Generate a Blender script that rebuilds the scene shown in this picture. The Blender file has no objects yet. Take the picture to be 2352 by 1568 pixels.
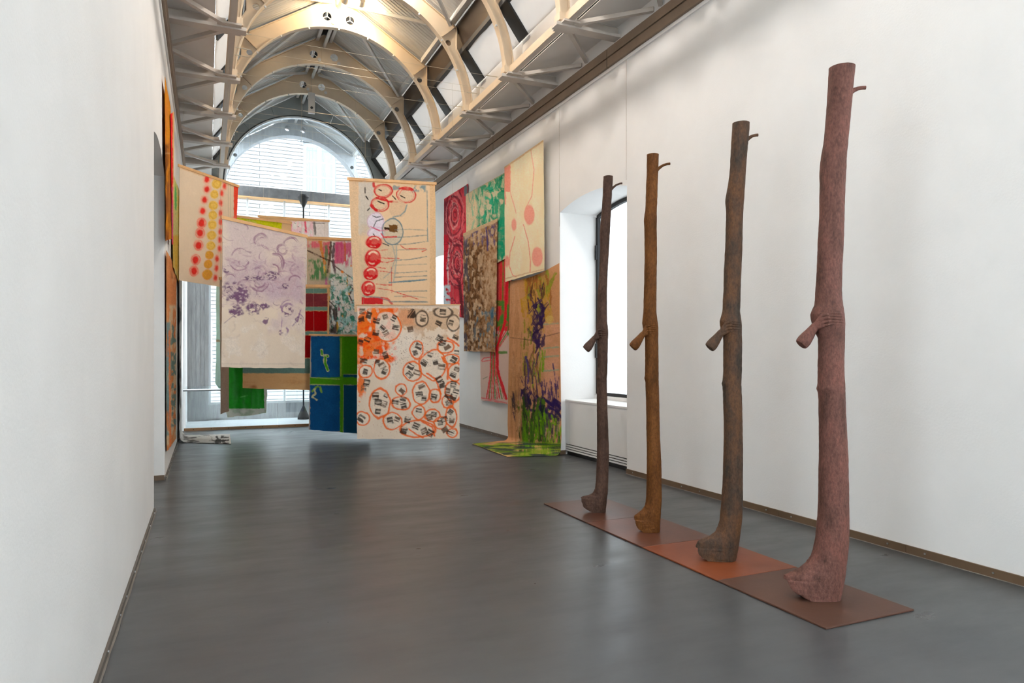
import bpy, bmesh, math, random
import numpy as np
from mathutils import Vector, Matrix

random.seed(7)
RNG = np.random.RandomState(11)
SC = bpy.context.scene
COL = SC.collection

# ------------------------------------------------------------------ camera
F_PX, CX, VPX, HY, EYE = 1600.0, 1176.0, 476.0, 814.0, 1.5
YAW = math.atan2(CX - VPX, F_PX)
SN, CS = math.sin(YAW), math.cos(YAW)
cam_d = bpy.data.cameras.new('camera')
cam_d.sensor_width = 36.0
cam_d.lens = F_PX / 2352 * 36.0
cam_d.shift_y = (HY - 784.0) / 2352
cam_d.clip_start = 0.05
cam_d.clip_end = 200
cam = bpy.data.objects.new('camera', cam_d)
cam.location = (0, 0, EYE)
cam.rotation_euler = (math.pi / 2, 0, -YAW)
COL.objects.link(cam)
SC.camera = cam

# ------------------------------------------------------------------ world, exposure
SC.view_settings.view_transform = 'Standard'
SC.view_settings.look = 'None'
SC.view_settings.gamma = 1.0
SC.view_settings.use_curve_mapping = False
SC.view_settings.exposure = 0.75
W = bpy.data.worlds.new('overcast_sky')
SC.world = W
W.use_nodes = True
bg = W.node_tree.nodes['Background']
bg.inputs[0].default_value = (0.9, 0.96, 1.0, 1)
bg.inputs[1].default_value = 6.6


def light(name, kind, loc, energy, color=(1, 1, 1), rot=None, **kw):
    d = bpy.data.lights.new(name, kind)
    d.energy = energy
    d.color = color
    for k, v in kw.items():
        setattr(d, k, v)
    o = bpy.data.objects.new(name, d)
    o.location = loc
    if rot is not None:
        o.rotation_euler = rot
    COL.objects.link(o)
    return o


# ------------------------------------------------------------------ measured layout of the hall (metres)
XL, XR = -0.467, 4.85            # side walls
XC = 0.5 * (XL + XR)             # hall axis
RIB0, BAY = 12.89, 1.735         # a rib and the bay length
ZS, RAD = 5.615, 1.82            # springing height and arch radius
Y_BACK, Y_GABLE, Y_END = -8.0, RIB0 + 3 * BAY, RIB0 + 4 * BAY
WIN_W, WIN_SPR, WIN_TOP = 1.82, 3.63, 3.75
WIN_Y = [8.38 + 4 * BAY * k for k in (-2, -1, 0, 1)]
ROOF_K = 0.625                   # roof pitch


def ray(px, py):
    u = (px - CX) / F_PX
    v = (HY - py) / F_PX
    return Vector((SN + CS * u, CS - SN * u, v))


def at(px, py, dep):
    return ray(px, py) * dep + Vector((0, 0, EYE))


def on_x(px, py, X):
    d = ray(px, py)
    return d * (X / d.x) + Vector((0, 0, EYE))


def on_z(px, py, Z):
    d = ray(px, py)
    return d * ((Z - EYE) / d.z) + Vector((0, 0, EYE))


# light paths
SC.cycles.use_adaptive_sampling = True
SC.cycles.adaptive_threshold = 0.15
SC.cycles.adaptive_min_samples = 16
SC.cycles.max_bounces = 5
SC.cycles.diffuse_bounces = 4
SC.cycles.glossy_bounces = 2
SC.cycles.transmission_bounces = 4
SC.cycles.transparent_max_bounces = 8
SC.cycles.sample_clamp_indirect = 6.0
SC.cycles.caustics_reflective = False
SC.cycles.caustics_refractive = False

# ------------------------------------------------------------------ helpers
def lin(c):
    c = np.asarray(c, float) / 255.0
    return np.where(c <= 0.04045, c / 12.92, ((c + 0.055) / 1.055) ** 2.4)


def mat(name, rgb, rough=0.6, metal=0.0, var=0.0, vscale=4.0, bump=0.0, bscale=40.0, spec=0.5, stretch=None, rgb2=None, coat=0.0):
    m = bpy.data.materials.new(name)
    m.use_nodes = True
    nt = m.node_tree
    b = nt.nodes['Principled BSDF']
    c = lin(rgb)
    b.inputs['Base Color'].default_value = (*c, 1)
    b.inputs['Roughness'].default_value = rough
    b.inputs['Metallic'].default_value = metal
    b.inputs['Specular IOR Level'].default_value = spec
    if coat:
        b.inputs['Coat Weight'].default_value = coat
    tc = nt.nodes.new('ShaderNodeTexCoord')
    src = tc.outputs['Object']
    if stretch:
        mp = nt.nodes.new('ShaderNodeMapping')
        mp.inputs['Scale'].default_value = stretch
        nt.links.new(src, mp.inputs['Vector'])
        src = mp.outputs['Vector']
    if var > 0 or rgb2 is not None:
        n = nt.nodes.new('ShaderNodeTexNoise')
        n.inputs['Scale'].default_value = vscale
        n.inputs['Detail'].default_value = 6
        n.inputs['Roughness'].default_value = 0.6
        nt.links.new(src, n.inputs['Vector'])
        r = nt.nodes.new('ShaderNodeValToRGB')
        r.color_ramp.elements[0].position = 0.32
        r.color_ramp.elements[1].position = 0.68
        c2 = lin(rgb2) if rgb2 is not None else c * (1 + var)
        c1 = c if rgb2 is not None else c * (1 - var)
        r.color_ramp.elements[0].color = (*np.clip(c1, 0, 1), 1)
        r.color_ramp.elements[1].color = (*np.clip(c2, 0, 1), 1)
        nt.links.new(n.outputs['Fac'], r.inputs['Fac'])
        nt.links.new(r.outputs['Color'], b.inputs['Base Color'])
    if bump > 0:
        n = nt.nodes.new('ShaderNodeTexNoise')
        n.inputs['Scale'].default_value = bscale
        n.inputs['Detail'].default_value = 5
        nt.links.new(src, n.inputs['Vector'])
        bp = nt.nodes.new('ShaderNodeBump')
        bp.inputs['Strength'].default_value = bump
        bp.inputs['Distance'].default_value = 0.01
        nt.links.new(n.outputs['Fac'], bp.inputs['Height'])
        nt.links.new(bp.outputs['Normal'], b.inputs['Normal'])
    return m


def glass_mat(name, tint, gloss=0.08, haze=0.0):
    m = bpy.data.materials.new(name)
    m.use_nodes = True
    nt = m.node_tree
    nt.nodes.remove(nt.nodes['Principled BSDF'])
    out = nt.nodes['Material Output']
    t = nt.nodes.new('ShaderNodeBsdfTransparent')
    t.inputs[0].default_value = (*tint, 1)
    g = nt.nodes.new('ShaderNodeBsdfGlossy')
    g.inputs['Roughness'].default_value = 0.03
    mx = nt.nodes.new('ShaderNodeMixShader')
    mx.inputs[0].default_value = gloss
    nt.links.new(t.outputs[0], mx.inputs[1])
    nt.links.new(g.outputs[0], mx.inputs[2])
    last = mx
    if haze > 0:
        d = nt.nodes.new('ShaderNodeBsdfTranslucent')
        d.inputs[0].default_value = (0.9, 0.95, 1, 1)
        m2 = nt.nodes.new('ShaderNodeMixShader')
        m2.inputs[0].default_value = haze
        nt.links.new(last.outputs[0], m2.inputs[1])
        nt.links.new(d.outputs[0], m2.inputs[2])
        last = m2
    nt.links.new(last.outputs[0], out.inputs[0])
    return m


class MB:
    """collects faces of one mesh"""
    def __init__(self):
        self.v = []
        self.f = []

    def add(self, vs, fs):
        n = len(self.v)
        self.v += [tuple(p) for p in vs]
        self.f += [tuple(i + n for i in f) for f in fs]
        return self

    def box(self, x0, x1, y0, y1, z0, z1):
        vs = [(x, y, z) for z in (z0, z1) for y in (y0, y1) for x in (x0, x1)]
        return self.add(vs, [(0, 2, 3, 1), (4, 5, 7, 6), (0, 1, 5, 4), (2, 6, 7, 3), (0, 4, 6, 2), (1, 3, 7, 5)])

    def bar(self, p, q, w, h, up=(0, 0, 1)):
        p, q, up = Vector(p), Vector(q), Vector(up)
        d = (q - p).normalized()
        s = d.cross(up).normalized()
        t = s.cross(d).normalized()
        vs = []
        for c in (p, q):
            for a, b in ((-1, -1), (1, -1), (1, 1), (-1, 1)):
                vs.append(c + s * (a * w / 2) + t * (b * h / 2))
        return self.add(vs, [(3, 2, 1, 0), (4, 5, 6, 7), (0, 1, 5, 4), (1, 2, 6, 5), (2, 3, 7, 6), (3, 0, 4, 7)])

    def tube(self, pts, r, n=8, cap=True):
        pts = [Vector(p) for p in pts]
        rs = r if isinstance(r, (list, tuple)) else [r] * len(pts)
        rings = []
        ref = None
        for i, p in enumerate(pts):
            a = pts[max(i - 1, 0)]
            b = pts[min(i + 1, len(pts) - 1)]
            d = (b - a).normalized()
            if ref is None:
                ref = Vector((0, 0, 1)) if abs(d.z) < 0.9 else Vector((1, 0, 0))
            s = d.cross(ref).normalized()
            t = s.cross(d).normalized()
            ref = t
            rings.append([p + (s * math.cos(2 * math.pi * k / n) + t * math.sin(2 * math.pi * k / n)) * rs[i] for k in range(n)])
        vs = [v for ring in rings for v in ring]
        fs = []
        for i in range(len(rings) - 1):
            for k in range(n):
                a = i * n + k
                b = i * n + (k + 1) % n
                fs.append((a, b, b + n, a + n))
        if cap:
            fs.append(tuple(range(n - 1, -1, -1)))
            fs.append(tuple(range((len(rings) - 1) * n, len(rings) * n)))
        return self.add(vs, fs)

    def disc(self, c, axis, r, th, n=20):
        a = Vector(axis).normalized()
        c = Vector(c)
        return self.tube([c - a * th / 2, c + a * th / 2], r, n)

    def prism(self, poly, f0, f1):
        """poly: list of 2D points; f0 / f1 map a 2D point to 3D on the two sides"""
        n = len(poly)
        vs = [f0(*p) for p in poly] + [f1(*p) for p in poly]
        fs = [tuple(range(n - 1, -1, -1)), tuple(range(n, 2 * n))]
        for i in range(n):
            j = (i + 1) % n
            fs.append((i, j, j + n, i + n))
        return self.add(vs, fs)

    def mesh(self, name, smooth=False):
        me = bpy.data.meshes.new(name)
        me.from_pydata(self.v, [], self.f)
        me.update()
        bm = bmesh.new()
        bm.from_mesh(me)
        bmesh.ops.recalc_face_normals(bm, faces=bm.faces)
        bm.to_mesh(me)
        bm.free()
        if smooth:
            me.polygons.foreach_set('use_smooth', [True] * len(me.polygons))
        return me


def obj(name, data, material, parent=None, label=None, cat=None, group=None, kind=None, smooth=False, loc=None):
    if isinstance(data, MB):
        data = data.mesh(name, smooth)
    if material is not None and not data.materials:
        data.materials.append(material)
    o = bpy.data.objects.new(name, data)
    COL.objects.link(o)
    if loc is not None:
        o.location = loc
    tag(o, label, cat, group, kind)
    if parent is not None:
        o.parent = parent
    return o


def tag(o, label=None, cat=None, group=None, kind=None):
    if label:
        o['label'] = label
    if cat:
        o['category'] = cat
    if group:
        o['group'] = group
    if kind:
        o['kind'] = kind
    return o


def thing(name, label, cat, group=None, loc=(0, 0, 0), kind=None):
    o = bpy.data.objects.new(name, None)
    o.empty_display_size = 0.1
    o.location = loc
    COL.objects.link(o)
    return tag(o, label, cat, group, kind)


def put(o, parent):
    """parent keeping world coordinates (parts are modelled in world space, things may sit at their base)"""
    o.parent = parent
    o.matrix_parent_inverse = Matrix.Translation(parent.location).inverted()
    return o


def smooth_by_angle(me, deg=35):
    me.polygons.foreach_set('use_smooth', [True] * len(me.polygons))
    try:
        me.set_sharp_from_angle(angle=math.radians(deg))
    except Exception:
        pass


# ------------------------------------------------------------------ value noise
NTAB = RNG.rand(1024)
PERM = RNG.permutation(1024)


def _hash(ix, iy, seed):
    ix = ix + (seed * 7919) % 100003
    iy = iy + (seed * 104729) % 99991
    return NTAB[(ix + PERM[iy & 1023]) & 1023]


def vnoise(x, y, seed=0):
    x = np.asarray(x, float)
    y = np.asarray(y, float)
    ix = np.floor(x).astype(np.int64)
    iy = np.floor(y).astype(np.int64)
    fx = x - ix
    fy = y - iy
    fx = fx * fx * (3 - 2 * fx)
    fy = fy * fy * (3 - 2 * fy)
    a = _hash(ix, iy, seed)
    b = _hash(ix + 1, iy, seed)
    c = _hash(ix, iy + 1, seed)
    d = _hash(ix + 1, iy + 1, seed)
    return (a * (1 - fx) + b * fx) * (1 - fy) + (c * (1 - fx) + d * fx) * fy


def fbm(x, y, seed=0, octs=4):
    s = 0.0
    a = 0.5
    t = 0.0
    for i in range(octs):
        s = s + a * vnoise(x, y, seed + 17 * i)
        t += a
        a *= 0.5
        x, y = (x * 0.8 - y * 0.6) * 2.03 + 11.3, (x * 0.6 + y * 0.8) * 2.03 + 5.7
    return s / t


def sstep(a, b, x):
    t = np.clip((x - a) / (b - a), 0, 1)
    return t * t * (3 - 2 * t)

# ------------------------------------------------------------------ materials of the room
M = {}
M['plaster'] = mat('white_plaster', (226, 224, 222), 0.75, var=0.03, vscale=1.3, bump=0.12, bscale=60, spec=0.25)
M['steel'] = mat('beige_painted_steel', (206, 186, 160), 0.5, var=0.05, vscale=3, bump=0.03, bscale=80, spec=0.4)
M['tie'] = mat('grey_beige_painted_steel', (188, 178, 168), 0.55, var=0.06, vscale=5, spec=0.35)
M['purlin'] = mat('pale_grey_painted_steel', (200, 198, 194), 0.5, var=0.04, vscale=4, spec=0.4)
M['roofpanel'] = mat('grey_corrugated_sheet', (186, 184, 180), 0.5, var=0.03, vscale=2, spec=0.4)
M['soffit'] = mat('pale_soffit_board', (222, 217, 212), 0.7, var=0.03, vscale=1.5, bump=0.04, bscale=8)
M['fascia'] = mat('white_fascia_board', (192, 186, 179), 0.6, var=0.03, vscale=2)
M['black'] = mat('black_frame', (24, 23, 22), 0.5, var=0.2, vscale=6)
M['brownglass'] = mat('dark_brown_clerestory', (62, 50, 40), 0.3, var=0.15, vscale=2)
M['mullion'] = mat('dark_grey_mullion', (44, 44, 45), 0.5, var=0.1, vscale=4)
M['brownbeam'] = mat('brown_wall_beam', (132, 112, 94), 0.6, var=0.08, vscale=6, bump=0.1, bscale=90)
M['baseboard'] = mat('brown_metal_skirting', (98, 77, 57), 0.5, var=0.14, vscale=3, bump=0.08, bscale=30)
M['skirt_left'] = mat('dull_grey_brown_skirting', (88, 81, 74), 0.55, var=0.18, vscale=4)
M['sealant'] = mat('pale_floor_sealant', (122, 115, 108), 0.6, var=0.12, vscale=12)
M['concrete'] = mat('board_marked_concrete', (158, 160, 162), 0.8, var=0.16, vscale=3.0, bump=0.25, bscale=14, stretch=(6, 6, 0.7))
M['concrete_d'] = mat('dark_concrete_beam', (96, 97, 98), 0.8, var=0.2, vscale=6, bump=0.2, bscale=30)
M['gable'] = mat('grey_green_gable_panel', (134, 140, 140), 0.65, var=0.1, vscale=2.5, bump=0.05, bscale=20)
M['whitetrim'] = mat('white_metal_trim', (205, 212, 216), 0.35, var=0.03, vscale=5, spec=0.5)
M['white_paint'] = mat('white_lacquer', (228, 228, 227), 0.4, var=0.02, vscale=3, spec=0.4)
M['landing'] = mat('pale_landing_floor', (214, 220, 224), 0.45, var=0.05, vscale=2)
M['wood'] = mat('wood_strip', (150, 112, 74), 0.55, var=0.18, vscale=5, stretch=(1, 8, 8))
M['batten'] = mat('pale_wood_batten', (214, 168, 118), 0.6, var=0.12, vscale=6)
M['chrome'] = mat('brushed_steel', (176, 178, 180), 0.3, metal=0.9, var=0.05, vscale=20)
M['wire'] = mat('steel_wire', (190, 178, 158), 0.4, metal=0.4, var=0.05, vscale=30)
M['iron'] = mat('dark_iron', (22, 22, 23), 0.6, metal=0.0, var=0.15, vscale=10)
M['greybox'] = mat('grey_metal_box', (176, 174, 172), 0.5, var=0.04, vscale=10)
M['glass'] = glass_mat('clear_glass', (0.94, 0.975, 0.985), 0.06)
M['tinted'] = glass_mat('tinted_window_glass', (0.66, 0.68, 0.69), 0.05)  # tint added to dim the daylight falling on the reveals
M['tinted_dark'] = glass_mat('grey_tinted_window_glass', (0.47, 0.48, 0.485), 0.05)  # stronger added tint, keeps the jamb by the trunks from burning out
M['gableglass'] = glass_mat('hazy_gable_glass', (0.9, 0.94, 0.96), 0.05, haze=0.03)

# blinds: white cloth that lets daylight through
M['blind'] = mat('white_blind_cloth', (186, 177, 167), 0.8, var=0.03, vscale=3)
_nt = M['blind'].node_tree
_tr = _nt.nodes.new('ShaderNodeBsdfTranslucent')
_tr.inputs[0].default_value = (0.8, 0.78, 0.75, 1)
_mx = _nt.nodes.new('ShaderNodeMixShader')
_mx.inputs[0].default_value = 0.06
_nt.links.new(_nt.nodes['Principled BSDF'].outputs[0], _mx.inputs[1])
_nt.links.new(_tr.outputs[0], _mx.inputs[2])
_nt.links.new(_mx.outputs[0], _nt.nodes['Material Output'].inputs[0])


def floor_material():
    m = bpy.data.materials.new('polished_dark_resin_floor')
    m.use_nodes = True
    nt = m.node_tree
    b = nt.nodes['Principled BSDF']
    tc = nt.nodes.new('ShaderNodeTexCoord')

    def noise(scale, stretch, detail=6, rough=0.6):
        mp = nt.nodes.new('ShaderNodeMapping')
        mp.inputs['Scale'].default_value = stretch
        nt.links.new(tc.outputs['Object'], mp.inputs['Vector'])
        n = nt.nodes.new('ShaderNodeTexNoise')
        n.inputs['Scale'].default_value = scale
        n.inputs['Detail'].default_value = detail
        n.inputs['Roughness'].default_value = rough
        nt.links.new(mp.outputs['Vector'], n.inputs['Vector'])
        return n

    def ramp(n, p0, c0, p1, c1):
        r = nt.nodes.new('ShaderNodeValToRGB')
        r.color_ramp.elements[0].position = p0
        r.color_ramp.elements[1].position = p1
        r.color_ramp.elements[0].color = c0
        r.color_ramp.elements[1].color = c1
        nt.links.new(n.outputs['Fac'], r.inputs['Fac'])
        return r
    n1 = noise(1.1, (1, 1, 1))
    c1, c2 = lin((63, 64, 65)), lin((74, 75, 76))
    r1 = ramp(n1, 0.3, (*c1, 1), 0.7, (*c2, 1))
    n2 = noise(5.0, (0.5, 1.6, 1), 8, 0.7)
    r2 = ramp(n2, 0.60, (0, 0, 0, 1), 0.80, (1, 1, 1, 1))
    mx = nt.nodes.new('ShaderNodeMixRGB')
    mx.blend_type = 'MIX'
    sc = nt.nodes.new('ShaderNodeMath')
    sc.operation = 'MULTIPLY'
    sc.inputs[1].default_value = 0.16
    nt.links.new(r2.outputs['Color'], sc.inputs[0])
    nt.links.new(sc.outputs[0], mx.inputs[0])
    nt.links.new(r1.outputs['Color'], mx.inputs[1])
    mx.inputs[2].default_value = (*lin((102, 101, 100)), 1)
    nt.links.new(mx.outputs[0], b.inputs['Base Color'])
    n3 = noise(2.2, (0.5, 1.4, 1), 8, 0.65)
    r3 = ramp(n3, 0.3, (0.26,) * 3 + (1,), 0.72, (0.42,) * 3 + (1,))
    nt.links.new(r3.outputs['Color'], b.inputs['Roughness'])
    b.inputs['Specular IOR Level'].default_value = 0.42
    n4 = noise(3.5, (0.35, 1.8, 1), 4, 0.5)
    bp = nt.nodes.new('ShaderNodeBump')
    bp.inputs['Strength'].default_value = 0.03
    bp.inputs['Distance'].default_value = 0.02
    nt.links.new(n4.outputs['Fac'], bp.inputs['Height'])
    nt.links.new(bp.outputs['Normal'], b.inputs['Normal'])
    return m


M['floor'] = floor_material()

Y_RAIL = 15.12
# ------------------------------------------------------------------ floor
obj('floor', MB().box(XL - 0.8, XR + 0.8, Y_BACK - 0.3, Y_RAIL, -0.3, 0.0), M['floor'], kind='structure',
    label='dark grey polished resin floor with soft reflections')
obj('floor_landing', MB().box(XL - 0.8, XR + 0.8, Y_RAIL, Y_END + 0.2, -0.5, -0.21), M['landing'], kind='structure',
    label='pale lower landing floor beyond the glass balustrade')

# ------------------------------------------------------------------ side walls with arched openings
TH = 0.72


def arch_pts(yc, n=16, WIN_W=WIN_W):
    """segmental arch: (y, z) from near spring to far spring"""
    h = WIN_TOP - WIN_SPR
    R = ((WIN_W / 2) ** 2 + h * h) / (2 * h)
    a = math.asin(WIN_W / 2 / R)
    return [(yc + R * math.sin(-a + 2 * a * i / n), WIN_TOP - R + R * math.cos(-a + 2 * a * i / n)) for i in range(n + 1)]


Y_NEAR = 1.1  # unseen left window, added so daylight reaches the right wall


def win_w(yc):
    return 1.6 if yc == Y_NEAR else WIN_W


def side_wall(name, X0, sg, label, closed, wins=WIN_Y):
    m = MB()
    xa, xb = X0, X0 + sg * TH
    lo, hi = min(xa, xb), max(xa, xb)
    ztop = 5.74
    y = Y_BACK
    for yc in wins:
        WIN_W = win_w(yc)
        m.box(lo, hi, y, yc - WIN_W / 2, -0.3, ztop)
        pts = arch_pts(yc, 16, WIN_W)
        for (ya, za), (yb, zb) in zip(pts[:-1], pts[1:]):
            m.prism([(ya, za), (yb, zb), (yb, ztop), (ya, ztop)], lambda p, q: (lo, p, q), lambda p, q: (hi, p, q))
        if yc in closed:
            bx = X0 + sg * TH
            m.box(min(bx, bx - sg * 0.03), max(bx, bx - sg * 0.03), yc - WIN_W / 2, yc + WIN_W / 2, -0.3, WIN_TOP + 0.02)
        y = yc + WIN_W / 2
    m.box(lo, hi, y, Y_END - 0.1, -0.5, ztop)
    return obj(name, m, M['plaster'], kind='structure', label=label)


wall_r = side_wall('wall_right', XR, 1, 'long white plaster wall behind the bronze trunks', [], WIN_Y)
wall_l = side_wall('wall_left', XL, -1, 'long white plaster wall along the left edge of the hall', [WIN_Y[2]], [WIN_Y[0], Y_NEAR, WIN_Y[2], WIN_Y[3]])
# back of the hall, behind the visitor: white wall with an unseen tall opening added for daylight
bw = MB()
bw.box(XL - TH, XL + 0.5, Y_BACK - 0.3, Y_BACK, -0.3, 5.74)
bw.box(XR - 0.5, XR + TH, Y_BACK - 0.3, Y_BACK, -0.3, 5.74)
bw.box(XL - TH, XR + TH, Y_BACK - 0.3, Y_BACK, 5.4, 8.3)
obj('wall_back', bw, M['plaster'], kind='structure', label='white wall behind the visitor')
wb = thing('window_5', 'tall glazed opening added behind the visitor for daylight', None, kind='structure')
obj('pane', MB().box(XL + 0.5, XR - 0.5, Y_BACK - 0.16, Y_BACK - 0.15, 0, 5.4), M['glass'], wb)
for k in range(5):
    xx = XL + 0.5 + (XR - XL - 1.0) * k / 4
    obj('mullion', MB().box(xx - 0.03, xx + 0.03, Y_BACK - 0.2, Y_BACK - 0.1, 0, 5.4), M['mullion'], wb)


# windows in the side walls
def window(n, X0, sg, yc, label):
    w = thing('window_%d' % n, label, None, kind='structure')
    X = X0 + sg * 0.645
    WIN_W = win_w(yc)
    pts = arch_pts(yc, 12, WIN_W)
    y0, y1 = yc - WIN_W / 2, yc + WIN_W / 2
    zb = 0.9
    f = MB()
    path = [(y0 + 0.03, zb)] + [(p[0] * 0.97 + yc * 0.03, p[1] - 0.03) for p in pts] + [(y1 - 0.03, zb)]
    for (ya, za), (yb2, zb2) in zip(path, path[1:] + path[:1]):
        f.bar((X, ya, za), (X, yb2, zb2), 0.055, 0.05, up=(1, 0, 0))
    obj('frame', f, M['iron'], w)
    g = MB()
    poly = path
    g.prism(poly, lambda p, q: (X - 0.004, p, q), lambda p, q: (X + 0.004, p, q))
    obj('pane', g, M['tinted_dark' if n == 1 else 'tinted' if yc in WIN_Y[1:] else 'glass'], w)
    for zz in (1.45, 2.95):
        obj('hinge', MB().box(min(X, X - sg * 0.05), max(X, X - sg * 0.05), y1 - 0.05, y1 - 0.012, zz, zz + 0.22), M['iron'], w)
    obj('sill', MB().box(min(X0 + sg * 0.60, X0 + sg * 0.72), max(X0 + sg * 0.60, X0 + sg * 0.72), y0, y1, -0.3, zb - 0.02), M['plaster'], w)
    return w


for n, (X0, sg, yc, lb) in enumerate([(XR, 1, WIN_Y[2], 'tall arched window with black frame behind the smallest bronze trunk'),
                                      (XR, 1, WIN_Y[3], 'bright arched window in the right wall near the far glazing'),
                                      (XL, -1, WIN_Y[3], 'bright arched window in the left wall beside the hanging floor-length canvas'),
                                      (XL, -1, Y_NEAR, 'arched window added in the left wall beside the visitor for daylight'),
                                      ]):
    window(n + 1 if n < 4 else 6, X0, sg, yc, lb)
window(6, XR, 1, WIN_Y[1], 'arched window added in the right wall beside the visitor for daylight')  # unseen window put in to brighten the left wall
window(7, XR, 1, WIN_Y[0], 'arched window in the right wall far behind the visitor')
window(8, XL, -1, WIN_Y[0], 'arched window in the left wall far behind the visitor')


# radiator cabinets under the right windows
def cabinet(X0, sg, yc, label):
    c = thing('radiator_cabinet', label, 'cabinet', group='radiator cabinets under the windows', loc=(X0 + sg * 0.2, yc, 0))
    y0, y1 = yc - WIN_W / 2 + 0.012, yc + WIN_W / 2 - 0.012
    xf = X0 + sg * 0.09
    xb = X0 + sg * 0.595

    def b(name, x0, x1, ya, yb, z0, z1, mt):
        return put(obj(name, MB().box(min(x0, x1), max(x0, x1), ya, yb, z0, z1), mt), c)
    b('lid', xf - sg * 0.006, xb, y0, y1, 0.80, 0.825, M['white_paint'])
    ym = y1 - 0.12
    b('front_panel', xf, xf + sg * 0.02, y0, ym - 0.003, 0.165, 0.798, M['white_paint'])
    b('front_panel', xf, xf + sg * 0.02, ym + 0.003, y1, 0.165, 0.798, M['white_paint'])
    b('backing', xf + sg * 0.06, xf + sg * 0.07, y0, y1, 0.0, 0.8, M['black'])
    for k in range(3):
        b('slat', xf, xf + sg * 0.02, y0, y1, 0.062 + 0.034 * k, 0.083 + 0.034 * k, M['white_paint'])
    b('plinth', xf + sg * 0.03, xf + sg * 0.05, y0, y1, 0.0, 0.05, M['black'])


cabinet(XR, 1, WIN_Y[2], 'white radiator cabinet with slotted foot under the tall arched window')
cabinet(XR, 1, WIN_Y[3], 'white radiator cabinet under the far right window, behind the canvases')


# brown beam on top of the walls, with a dark seam
def wall_beam(nm, X0, sg, label):
    o = thing(nm, label, None, kind='structure')
    for k in range(7):
        ya = Y_BACK + 3.97 * k
        yb = min(ya + 3.95, Y_END - 0.15)
        x0, x1 = X0 - sg * 0.05, X0
        obj('lower_board', MB().box(min(x0, x1), max(x0, x1), ya, yb, 5.262, 5.372), M['brownbeam'], o)
        obj('upper_board', MB().box(min(x0, x1), max(x0, x1), ya, yb, 5.392, 5.505), M['brownbeam'], o)
    x0, x1 = X0 - sg * 0.02, X0
    obj('seam', MB().box(min(x0, x1), max(x0, x1), Y_BACK, Y_END - 0.15, 5.365, 5.398), M['black'], o)
    x0, x1 = X0 - sg * 0.02, X0
    obj('plaster_lip', MB().box(min(x0, x1), max(x0, x1), Y_BACK, Y_END - 0.15, 5.215, 5.258), M['plaster'], o)


wall_beam('trim_1', XR, 1, 'brown beam with a dark seam along the top of the right wall')
wall_beam('trim_2', XL, -1, 'brown beam along the top of the left wall')


# skirting: brown strips with screws and a pale sealant line on the floor
def skirting(nm, X0, sg, spans, label, mt='baseboard'):
    o = thing(nm, label, None, kind='structure')
    sm = MB().disc((0, 0, 0), (1, 0, 0), 0.007, 0.006, 10).mesh('screw')
    sm.materials.append(M['chrome'])
    for (ya, yb) in spans:
        n = max(1, int(round((yb - ya) / 1.25)))
        for k in range(n):
            a = ya + (yb - ya) * k / n
            b = ya + (yb - ya) * (k + 1) / n
            x0, x1 = X0 - sg * 0.014, X0
            st = obj('strip', MB().box(min(x0, x1), max(x0, x1), a + 0.002, b - 0.002, 0.002, 0.062 if mt == 'baseboard' else 0.035), M[mt], o)
            for t in (0.12, 0.5, 0.88):
                s = obj('screw', sm, None, st, loc=(X0 - sg * 0.016, a + (b - a) * t, 0.035 if mt == 'baseboard' else 0.02))
        x0, x1 = X0 - sg * 0.03, X0 - sg * 0.008
        m = MB()
        nn = max(2, int((yb - ya) / 0.05))
        vs = []
        for i in range(nn + 1):
            yy = ya + (yb - ya) * i / nn
            wv = 0.006 * (vnoise(np.array([yy * 6.0]), np.array([0.3]), 3)[0] - 0.5)
            vs += [(X0 - sg * 0.006, yy, 0.003), (X0 - sg * (0.024 + wv), yy, 0.0035), (X0 - sg * (0.024 + wv), yy, 0.0005)]
        fs = []
        for i in range(nn):
            a = i * 3
            fs += [(a, a + 1, a + 4, a + 3), (a + 1, a + 2, a + 5, a + 4)]
        m.add(vs, fs)
        obj('sealant_line', m, M['sealant'], o)


def spans_for(ws):
    out = []
    y = -2.0
    for yc in ws:
        out.append((y, yc - WIN_W / 2))
        y = yc + WIN_W / 2
    out[-1] = (out[-1][0], min(out[-1][1], Y_RAIL))
    return [s for s in out if s[1] - s[0] > 0.1]


skirting('baseboard_right', XR, 1, spans_for(WIN_Y[1:]), 'brown metal skirting strip along the right wall')
skirting('baseboard_left', XL, -1, [(Y_NEAR + 0.8, spans_for(WIN_Y[2:])[0][1])] + spans_for(WIN_Y[2:])[1:], 'thin grey brown skirting along the left wall', 'skirt_left')
# returns of the skirting on the jambs
obj('baseboard_jamb_right', MB().box(XR, XR + 0.09, WIN_Y[2] + WIN_W / 2 - 0.014, WIN_Y[2] + WIN_W / 2, 0.001, 0.062), M['baseboard'], kind='structure',
    label='short brown skirting return beside the radiator cabinet')
obj('baseboard_jamb_left', MB().box(XL - 0.68, XL, WIN_Y[2] + WIN_W / 2 - 0.014, WIN_Y[2] + WIN_W / 2, 0.001, 0.062), M['baseboard'], kind='structure',
    label='short brown skirting return inside the left wall recess')

# ------------------------------------------------------------------ roof: panels, soffits, clerestory
ceil = thing('ceiling', 'pitched roof of grey corrugated panels over steel ribs', None, kind='structure')


def mx(sg, dx):
    return XC + sg * dx


BAYS = [(RIB0 + BAY * k, RIB0 + BAY * (k + 1)) for k in range(-5, 4)]
FAR_BACK = (Y_BACK, BAYS[0][0])


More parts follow.
